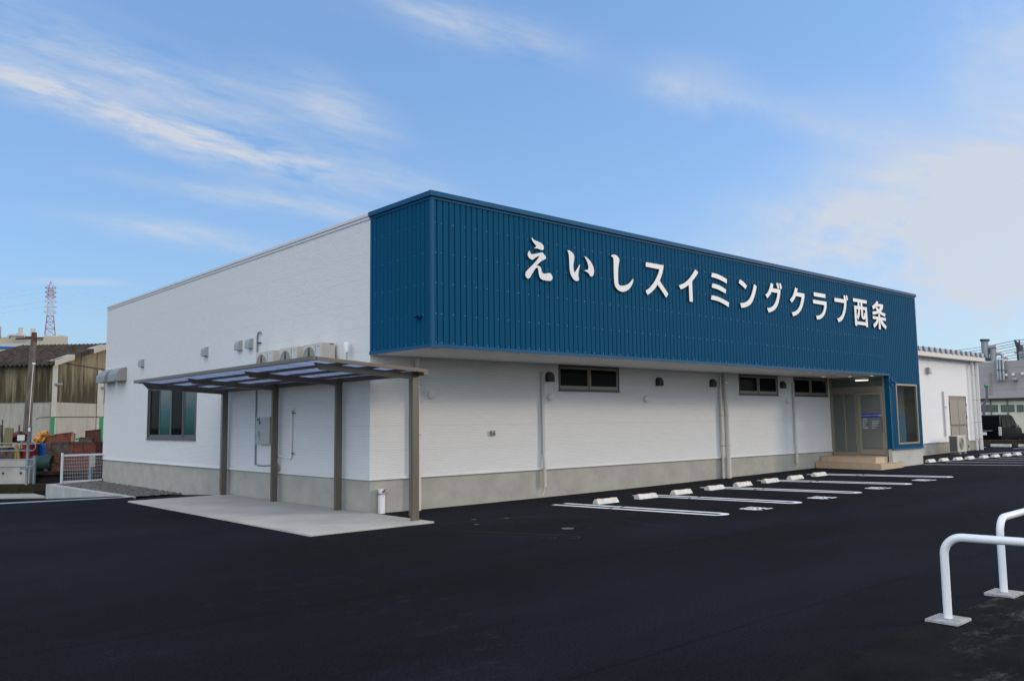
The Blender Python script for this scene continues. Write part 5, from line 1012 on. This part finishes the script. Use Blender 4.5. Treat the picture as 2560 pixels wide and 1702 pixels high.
tag(BG.build('orange_bag', mat('bag_orange', (0.55, 0.22, 0.035), 0.5, noise=0.3, nscale=9, col2=(0.66, 0.34, 0.10), bump=0.6, bscale=16)), 'crumpled orange bag lying on the blue containers', 'bag')
a = G(88, 29.0, 0.42); b = G(137, 29.0, 0.42)
RO = thing('green_tank', a, 'dark green horizontal cylinder tank at the yard edge', 'tank')
MB().tube([a, b], 0.27, 26).build('cylinder', mat('tank_green', (0.018, 0.045, 0.04), 0.6, noise=0.3, nscale=8), RO)
for px in (97, 128): MB().rbox(-0.06, 0.06, -0.25, 0.25, 0.13, 0.24, 0.01, 0, Matrix.Translation((G(px, 29, 0).x, G(px, 29, 0).y, 0)) @ Matrix.Rotation(YAW-math.pi/2, 4, 'Z')).build('cradle', M_rustd, RO)
# rusty plates and bins: open boxes standing around
def bin_(px, d, w_, dp, h, z, rot, m, label, tilt=0.0, open_=True, name='rusty_bin', cat='bin'):
    Q = G(px, d, z); t = thing(name, Q, label, cat)
    M = Matrix.Translation(Q) @ Matrix.Rotation(YAW-math.pi/2+rot, 4, 'Z') @ Matrix.Rotation(tilt, 4, 'Y')
    th = 0.03; mb = MB()
    mb.box(-w_/2, w_/2, -dp/2, -dp/2+th, 0, h, 0, M).box(-w_/2, w_/2, dp/2-th, dp/2, 0, h, 0, M).box(-w_/2, -w_/2+th, -dp/2+th, dp/2-th, 0, h, 0, M).box(w_/2-th, w_/2, -dp/2+th, dp/2-th, 0, h, 0, M).box(-w_/2+th, w_/2-th, -dp/2+th, dp/2-th, 0.02, 0.05, 0, M)
    mb.build('shell', m, t)
    r = MB().box(-w_/2-0.02, w_/2+0.02, -dp/2-0.02, -dp/2, h-0.05, h, 0, M)
    for k in range(3): r.box(-w_/2+0.08+k*(w_-0.2)/2, -w_/2+0.11+k*(w_-0.2)/2, -dp/2-0.015, -dp/2, 0.03, h-0.05, 0, M)
    r.build('rim', M_rustd, t)
bin_(168, 29.6, 0.92, 0.7, 0.42, 0.72, 0.05, M_rustd, 'grey brown dented bin stacked over the rusted crates', name='dented_bin')
bin_(168, 29.4, 1.0, 0.8, 0.30, 0.42, 0.0, M_rust, 'long rusted crate under the dented bin')
bin_(170, 29.3, 1.05, 0.8, 0.26, 0.14, 0.03, M_rust, 'lowest rusted crate standing on the yard edge')
bin_(222, 29.2, 0.86, 0.7, 1.0, 0.14, 0.0, M_rustr, 'bright rust red box behind the mesh gate')
bin_(252, 29.6, 0.5, 0.5, 0.95, 0.14, 0.1, M_rustr, 'narrow rust red box next to the building corner')
def plate(px, d, w_, h, z, rot, tilt, lean, m, label, name='rusty_plate'):
    Q = G(px, d, z); M = Matrix.Translation(Q) @ Matrix.Rotation(YAW-math.pi/2+rot, 4, 'Z') @ Matrix.Rotation(lean, 4, 'X') @ Matrix.Rotation(tilt, 4, 'Y')
    mb = MB().box(-w_/2, w_/2, -0.03, 0.03, 0, h, 0, M); mb.box(-w_/2, w_/2, -0.05, -0.031, h-0.04, h, 0, M).box(-w_/2, -w_/2+0.03, -0.05, -0.031, 0, h-0.04, 0, M)
    return tag(mb.build(name, m), label, 'metal sheet', 'rusty steel sheets leaning in the yard')
plate(134, 30.6, 0.30, 1.20, 0.16, 0.0, -0.18, -0.15, M_rust, 'tall narrow rusty sheet leaning beside the blue containers')
plate(160, 30.4, 0.62, 0.50, 0.95, 0.15, -0.12, -0.35, M_rust, 'brown rusty sheet tilted over the dented bin')
plate(182, 30.3, 0.10, 0.46, 0.98, -0.3, -0.15, -0.3, mat('sheet_tan', (0.30, 0.17, 0.11), 0.8), 'thin tan sheet edge at the right end of the tilted brown sheet')
plate(235, 30.0, 0.52, 1.25, 0.30, 0.0, -0.10, -0.15, mat('rust_brown', (0.085, 0.035, 0.028), 0.85, noise=0.2, nscale=3), 'largest dark brown plate leaning right of the green rail')
plate(213, 29.9, 0.45, 0.30, 0.98, 0.1, 0.05, -0.4, M_rustd, 'small dark plate lying across the rust red box')
# clutter on the left under the shed: machine frames, planks
bin_(28, 30.2, 0.75, 0.5, 0.75, 0.14, 0.0, M_rustd, 'dark maroon machine casing behind the railing at left')
bin_(8, 30.6, 0.6, 0.5, 0.8, 0.14, 0.1, M_rust, 'rusted casing at the left picture edge')
tag(MB().rbox(-0.16, 0.16, -0.02, 0.02, 0, 0.65, 0.01, 0, Matrix.Translation(G(20, 30.4, 1.0)) @ Matrix.Rotation(YAW-math.pi/2, 4, 'Z') @ Matrix.Rotation(0.08, 4, 'Y')).build('wood_plank', mat('plank_olive', (0.18, 0.16, 0.08), 0.8)), 'olive brown plank propped against the shed foot', 'plank')
tag(MB().tube([G(44, 29.6, 1.05), G(49, 29.6, 0.7), G(54, 29.4, 0.2)], 0.05, 6).tube([G(44, 29.6, 1.05), G(42, 29.6, 0.2)], 0.05, 6).build('yellow_frame', mat('frame_yellow', (0.25, 0.19, 0.05), 0.7)), 'dirty yellow bent frame standing behind the railing', 'frame')
MC = thing('old_machine', G(48, 31.5, 0.9), 'rusty machine head with a lever above the yellow frame', 'machine')
lump(G(46, 31.5, 1.30), 0.35, 0.3, 0.20, 2, 9, 0.3).build('housing', M_rust, MC); MB().tube([G(48, 31.3, 1.3), G(48, 31.3, 1.75)], 0.025, 6).tube([G(28, 31.3, 1.30), G(46, 31.3, 1.42)], 0.05, 6).build('lever', M_rustd, MC)
tag(MB().tube([G(5, 30.8, 1.0), G(2, 31, 1.75)], 0.03, 6).tube([G(9, 30.6, 1.0), G(5, 30.6, 1.95)], 0.02, 6).build('iron_rods', M_rustd), 'two thin iron rods leaning at the left picture edge', 'rod')
# shed ----------------------------------------------------------------
SC = Vector((2.0, 31.16, 0)); eA = Vector((0.45-2.0, 34.44-31.16, 0)); 
dirG = Vector((5.21-2.0, 34.33-31.16, 0)).normalized(); dirE = Vector((-dirG.y, dirG.x, 0))     # gable direction and eave direction
SH = thing('old_shed', SC, 'weathered corrugated shed with dark roof and stained yellowish cladding', 'shed')
zE, zM, gl = 4.74, 2.85, 4.6; zR = zE+1.22; LE = 4.3
M_clad = bpy.data.materials.new('stained_cladding'); M_clad.use_nodes = True
t_ = M_clad.node_tree; b_ = t_.nodes['Principled BSDF']; b_.inputs['Roughness'].default_value = 0.85
g_ = t_.nodes.new('ShaderNodeNewGeometry'); mp_ = t_.nodes.new('ShaderNodeMapping'); mp_.inputs['Scale'].default_value = (3.5, 3.5, 0.30); t_.links.new(g_.outputs['Position'], mp_.inputs[0])
n_ = t_.nodes.new('ShaderNodeTexNoise'); n_.inputs['Scale'].default_value = 1.3; n_.inputs['Detail'].default_value = 7; t_.links.new(mp_.outputs[0], n_.inputs['Vector'])
r_ = t_.nodes.new('ShaderNodeValToRGB'); t_.links.new(n_.outputs['Fac'], r_.inputs[0]); t_.links.new(r_.outputs[0], b_.inputs['Base Color'])
r_.color_ramp.elements[0].position = 0.40; r_.color_ramp.elements[0].color = (0.055, 0.043, 0.022, 1); r_.color_ramp.elements[1].position = 0.66; r_.color_ramp.elements[1].color = (0.26, 0.22, 0.135, 1)
sx_ = t_.nodes.new('ShaderNodeSeparateXYZ'); t_.links.new(g_.outputs['Position'], sx_.inputs[0])
mr_ = t_.nodes.new('ShaderNodeMapRange'); mr_.inputs[1].default_value = 3.1; mr_.inputs[2].default_value = 4.9; mr_.inputs[3].default_value = -0.09; mr_.inputs[4].default_value = 0.13; t_.links.new(sx_.outputs['Z'], mr_.inputs[0])
ad_ = t_.nodes.new('ShaderNodeMath'); ad_.operation = 'ADD'; t_.links.new(n_.outputs['Fac'], ad_.inputs[0]); t_.links.new(mr_.outputs[0], ad_.inputs[1]); t_.links.new(ad_.outputs[0], r_.inputs[0])
M_cladc = mat('clean_cladding', (0.40, 0.385, 0.33), 0.8, noise=0.12, nscale=2, stretch=(2, 2, 0.4))
M_roofd = mat('old_roof', (0.040, 0.030, 0.023), 0.95, noise=0.5, nscale=3.5, col2=(0.085, 0.068, 0.050), bump=0.5, bscale=20)
def corr(mb, p, d, n_, ln, z0f, z1f, pitch=0.13, amp=0.022, mi=0):
    k = int(ln/pitch*2); pts = []
    for i in range(k+1):
        s = ln*i/k; o_ = (amp if i % 2 else -amp); pts.append((p+d*s+n_*o_, s))
    lo = [(q.x, q.y, z0f(s)) for q, s in pts]; hi = [(q.x, q.y, z1f(s)) for q, s in pts]
    mb.add(lo+hi, [(i, i+1, k+1+i+1, k+1+i) for i in range(k)], mi)
nE = -dirG; nG = -dirE
mb = MB(); corr(mb, SC, dirE, nE, LE, lambda s: zM, lambda s: zE); mb.build('stained_wall', M_clad, SH)
mb = MB(); corr(mb, SC-nE*0.03, dirE, nE, LE, lambda s: 0.1, lambda s: zM+0.05); corr(mb, SC-nG*0.0, dirG, nG, gl*2, lambda s: 0.1, lambda s: zM+0.05); mb.build('lower_wall', M_cladc, SH)
gz = lambda s: zE+1.22*(1-abs(s-gl)/gl)
mb = MB(); corr(mb, SC, dirG, nG, gl*2, lambda s: zM, gz); mb.build('gable_wall', M_clad, SH)
for s0, s1 in ((0.0, 0.42), (3.9, 4.5)):
    a = SC+dirG*s0+nG*0.04; b = SC+dirG*s1+nG*0.04; MB().add([(a.x, a.y, 0.2), (b.x, b.y, 0.2), (b.x, b.y, (gz(s1) if s0 < 1 else 4.62)-0.05), (a.x, a.y, (gz(s0) if s0 < 1 else 4.68)-0.05)], [(0, 1, 2, 3)]).build('pale_panel', mat('panel_pale_grey', (0.43, 0.425, 0.38), 0.8, noise=0.1), SH)
a = SC+dirG*0.9+nG*0.05; b = SC+dirG*4.5+nG*0.05
MB().add([(a.x, a.y, zE+0.05), (b.x, b.y, zE-0.05), (b.x, b.y, zE-0.09), (a.x, a.y, zE+0.01)], [(0, 1, 2, 3)]).build('lap_edge', M_rustd, SH)
for s in (0.35, 4.35):
    q = SC+dirG*s+nG*0.06; MB().rbox(-0.22, 0.22, -0.12, 0.0, -0.06, 0.04, 0.02, 0, Matrix.Translation((q.x, q.y, 3.72))).build('lamp_bracket', M_galv, SH)
# roof: wavy sheets
def roofpt(s, u, wz): # s along the eave, u 0..1 from eave (over-hanging) to ridge
    p = SC+dirE*s+dirG*(gl*u); return Vector((p.x, p.y, zE+1.22*u+0.06+wz))
mb = MB(); k = int((LE+0.5)/0.11)
for (ua, ub) in ((-0.06, 1.0),):
    cols = []
    for i in range(k+1):
        s = -0.25+(LE+0.5)*i/k; wz = 0.045*(1 if i % 2 else -1)
        cols.append([roofpt(s, -0.10, wz-0.11), roofpt(s, -0.075, wz-0.03), roofpt(s, -0.03, wz+0.03), roofpt(s, 0.3, wz), roofpt(s, 0.65, wz), roofpt(s, 1.0, wz+0.02)])
    m_ = 6; mb.add([v for c in cols for v in c], [(i*m_+j, i*m_+j+1, (i+1)*m_+j+1, (i+1)*m_+j) for i in range(k) for j in range(m_-1)])
far_s = [(SC+dirE*s+dirG*(gl*(2-u))) for s in (-0.25, LE+0.25) for u in (1.0, 0.0)]
mb.add([(far_s[0].x, far_s[0].y, zR+0.05), (far_s[1].x, far_s[1].y, zE), (far_s[3].x, far_s[3].y, zE), (far_s[2].x, far_s[2].y, zR+0.05)], [(0, 1, 2, 3)])
mb.build('roof', M_roofd, SH)
for u0, u1, m_ in ((-0.05, 0.30, 1), (0.30, 0.66, 0), (0.66, 0.93, 1), (0.93, 1.03, 0)):
    a = roofpt(-0.27, u0, 0); b = roofpt(-0.27, u1, 0); w_ = 0.20 if m_ else 0.17
    c = roofpt(0.12, u0, 0.05); d = roofpt(0.12, u1, 0.05)
    MB().add([a-Vector((0, 0, w_)), b-Vector((0, 0, w_)), b+Vector((0, 0, .04)), a+Vector((0, 0, .04)), c, d], [(0, 1, 2, 3), (3, 2, 5, 4)]).build('barge_board', mat('barge_pale', (0.42, 0.40, 0.33), 0.7) if m_ else M_roofd, SH)
# old wooden pole before the shed
WP = thing('old_pole', G(69, 33, 0.1), 'grey weathered pole with rusty top and short crossarm before the shed', 'utility pole')
M_wp = mat('pole_weathered', (0.13, 0.115, 0.095), 0.9, noise=0.4, nscale=4, stretch=(3, 3, 0.5))
MB().tube([G(66, 33, 0.1), G(70, 33, 2.7), G(75, 33, 5.15)], 0.13, 12, rs=[0.17, 0.14, 0.11]).build('pole', M_wp, WP)
MB().tube([G(75, 33, 5.02), G(75.5, 33, 5.40)], 0.115, 12, rs=[0.115, 0.095]).build('rusty_cap', mat('cap_rust', (0.11, 0.05, 0.03), 0.85), WP)
MB().tube([G(30, 33.3, 5.19), G(75, 33, 5.17), G(98, 32.6, 5.12)], 0.035, 6).tube([G(78, 32.7, 5.05), G(97, 32.4, 5.03)], 0.02, 6).rbox(-0.16, 0.16, -0.06, 0.06, -0.05, 0.06, 0.01, 0, Matrix.Translation(G(64, 33, 5.18))).build('crossarm', M_rustd, WP)
MB().tube([G(70, 32.8, 0.1), G(73, 32.8, 2.6), G(76.5, 32.8, 4.1)], 0.012, 6).rbox(-0.05, 0.05, -0.03, 0.03, 0, 0.08, 0.01, 0, Matrix.Translation(G(77.5, 32.8, 4.1))).build('cable_conduit', M_trim, WP)
# green steel frame
GF = thing('pipe_stand', G(190, 34, 0.1), 'green painted pipe frame standing before the shed gable', 'frame')
for px in (131, 252): MB().tube([G(px, 34, 0.1), G(px, 34, 2.05)], 0.075, 10).build('post', M_green, GF)
MB().tube([G(185, 34, 1.18), G(262, 34, 1.18)], 0.045, 8).build('rail', mat('green_bright', (0.03, 0.36, 0.12), 0.5), GF)
MB().tube([G(90, 34, 1.98), G(97, 34, 2.05), G(131, 34, 2.06), G(262, 34, 2.04)], 0.018, 6).build('top_bar', M_rustd, GF)
# cream factory with blue stripe, far
CF = thing('cream_factory', far(60, 1072, 120), 'large cream factory block with rooftop units far behind the shed', 'building')
M_cf = mat('cream_panel', (0.50, 0.45, 0.34), 0.8, noise=0.03)
def block(x0, x1, ytop, d0, d1, zb=0): 
    a = far(x0, ytop, d0); b = far(x1, ytop, d0); c = far(x1, ytop, d1); e = far(x0, ytop, d1)
    zt = a.z; v = [a, b, c, e]; return MB().add([(q.x, q.y, zb) for q in v]+[(q.x, q.y, zt) for q in v], [(0, 1, 5, 4), (1, 2, 6, 5), (2, 3, 7, 6), (3, 0, 4, 7), (4, 5, 6, 7)])
block(-250, 170, 846, 120, 150).build('wall', M_cf, CF)
bk_ = block(119, 147, 840, 124, 130, 12); bk_.build('penthouse', M_cf, CF); block(147, 162, 838, 124, 128, 12).build('penthouse', M_cf, CF)
M_rt = mat('unit_white', (0.48, 0.45, 0.43), 0.5)
for x in (45, 76):
    u_ = block(x, x+13, 819 if x < 50 else 821, 125, 127, 13.2).build('cooling_unit', M_rt, CF)
MB().tube([far(22, 848, 119), far(23, 840, 119), far(27, 838, 119), far(62, 839, 119)], 0.25, 8).tube([far(44, 833, 119), far(48, 838, 119), far(54, 834, 119)], 0.2, 6).build('roof_pipe', M_rt, CF)
MB().tube([far(1, 845, 119), far(1, 816, 119)], 0.12, 6).build('mast', M_hood, CF)
a0_ = block(-60, 28, 862, 100, 101, 10).build('plant_deck', M_hood, CF)
WF = thing('striped_warehouse', far(0, 1072, 85), 'white warehouse edge with a bright blue stripe left of the pole', 'building')
block(-300, 74, 862, 85, 100).build('wall', mat('warehouse_white', (0.50, 0.49, 0.48), 0.7), WF)
MB().add([far(-300, 860, 84.9), far(66, 867, 84.9), far(66, 873, 84.9), far(-300, 868, 84.9)], [(3, 2, 1, 0)]).build('blue_stripe', mat('stripe_blue', (0.02, 0.14, 0.38), 0.5), WF)
MB().add([far(-300, 878, 84.9), far(66, 881, 84.9), far(66, 884, 84.9), far(-300, 882, 84.9)], [(3, 2, 1, 0)]).build('purple_stripe', mat('stripe_mauve', (0.20, 0.16, 0.22), 0.5), WF)
# pylon
PD = 400; pc = far(122, 1072, PD); pc.z = 0; H = (far(127, 703, PD)).z
PY = thing('pylon', pc, 'tall red and white lattice transmission tower on the horizon', 'pylon')
M_pr = mat('pylon_red', (0.42, 0.23, 0.27), 0.6); M_pw = mat('pylon_white', (0.55, 0.60, 0.66), 0.6)  # both paled: distance haze is mixed into the tower colours
ax = rt.copy(); ay = Vector((fw.x, fw.y, 0)).normalized(); lean = far(127, 703, PD)-pc; lean.z = 0
def hw_(f): return (1.75+(0.77-f)*7.5 if f < 0.77 else 1.75-(f-0.77)*3.2) if f < 0.956 else 1.15*(1-f)/0.045
lv = [0, 0.1, 0.2, 0.3, 0.39, 0.47, 0.53, 0.585, 0.64, 0.685, 0.73, 0.77, 0.80, 0.83, 0.86, 0.885, 0.91, 0.935, 0.955, 1.0]
def corner(f, i):
    w_ = hw_(f)*0.8; sx_, sy_ = ((-1, -1), (1, -1), (1, 1), (-1, 1))[i]; a = math.radians(25)
    u = sx_*w_; v = sy_*w_; return pc+lean*f+ax*(u*math.cos(a)-v*math.sin(a))+ay*(u*math.sin(a)+v*math.cos(a))+Vector((0, 0, H*f))
segs = {'r': MB(), 'w': MB()}
for j in range(len(lv)-1):
    f0, f1 = lv[j], lv[j+1]; key = 'r' if (f0 >= 0.884 or 0.639 <= f0 < 0.769) else 'w'; mbp = segs[key]; th = 0.095
    for i in range(4):
        A, B_ = corner(f0, i), corner(f1, i); C_, D_ = corner(f0, (i+1) % 4), corner(f1, (i+1) % 4)
        mbp.tube([A, B_], th*1.5, 4, cap=False); mbp.tube([B_, D_], th, 4, cap=False)
        if f1 < 1: mbp.tube([A, D_], th*0.7, 4, cap=False).tube([C_, B_], th*0.7, 4, cap=False)
for f, L_ in ((0.955, 2.3), (0.925, 2.3), (0.897, 2.3), (0.865, 2.5), (0.83, 2.6), (0.795, 2.7)):
    key = 'r' if f > 0.88 else 'w'; c = pc+lean*f+Vector((0, 0, H*f))
    for s in (-1, 1):
        t_e = c+ax*s*L_*0.9+ay*s*L_*0.5; segs[key].tube([c+ax*s*1.0, t_e], 0.16, 4).tube([c+ax*s*1.0+Vector((0, 0, 1.3)), t_e], 0.13, 4).tube([c+ax*s*1.0+Vector((0, 0, -0.9)), t_e], 0.09, 4)
PYM = MB(); PYM.add(segs['r'].v, segs['r'].f, 0); PYM.add(segs['w'].v, segs['w'].f, 1); PYM.build('lattice', [M_pr, M_pw], PY)
for k, f in enumerate((0.955, 0.925, 0.865, 0.83)):
    c = pc+lean*f+Vector((0, 0, H*f))
    for s in (-1, 1):
        a = c+ax*s*3; e = a+(ax*(s*230)+ay*(-60 if s < 0 else 90)); e.z = a.z-(16 if s < 0 else 14); pts = []
        for i in range(15):
            u = i/14; q = a.lerp(e, u); q.z -= 13*4*u*(1-u)*0.6; pts.append(q)
        tag(MB().tube(pts, 0.05, 3, cap=False).build('transmission_line', M_pw), 'very thin high wire slung '+('left' if s < 0 else 'right')+' from the red and white tower', 'wire', 'wires '+('left' if s < 0 else 'right')+' of the red and white tower')
tag(MB().tube([far(236, 861, 60), far(300, 854, 58)], 0.02, 4).build('service_wire', M_pole), 'single thin wire above the shed ridge reaching the white building', 'wire')
# thin hedge of far low roofs so the horizon is closed left and right of the buildings
for k in range(10):
    a = math.radians(100+k*13); r = 260+20*(k % 3); c = CAM+Vector((math.cos(a)*r, math.sin(a)*r, 0))
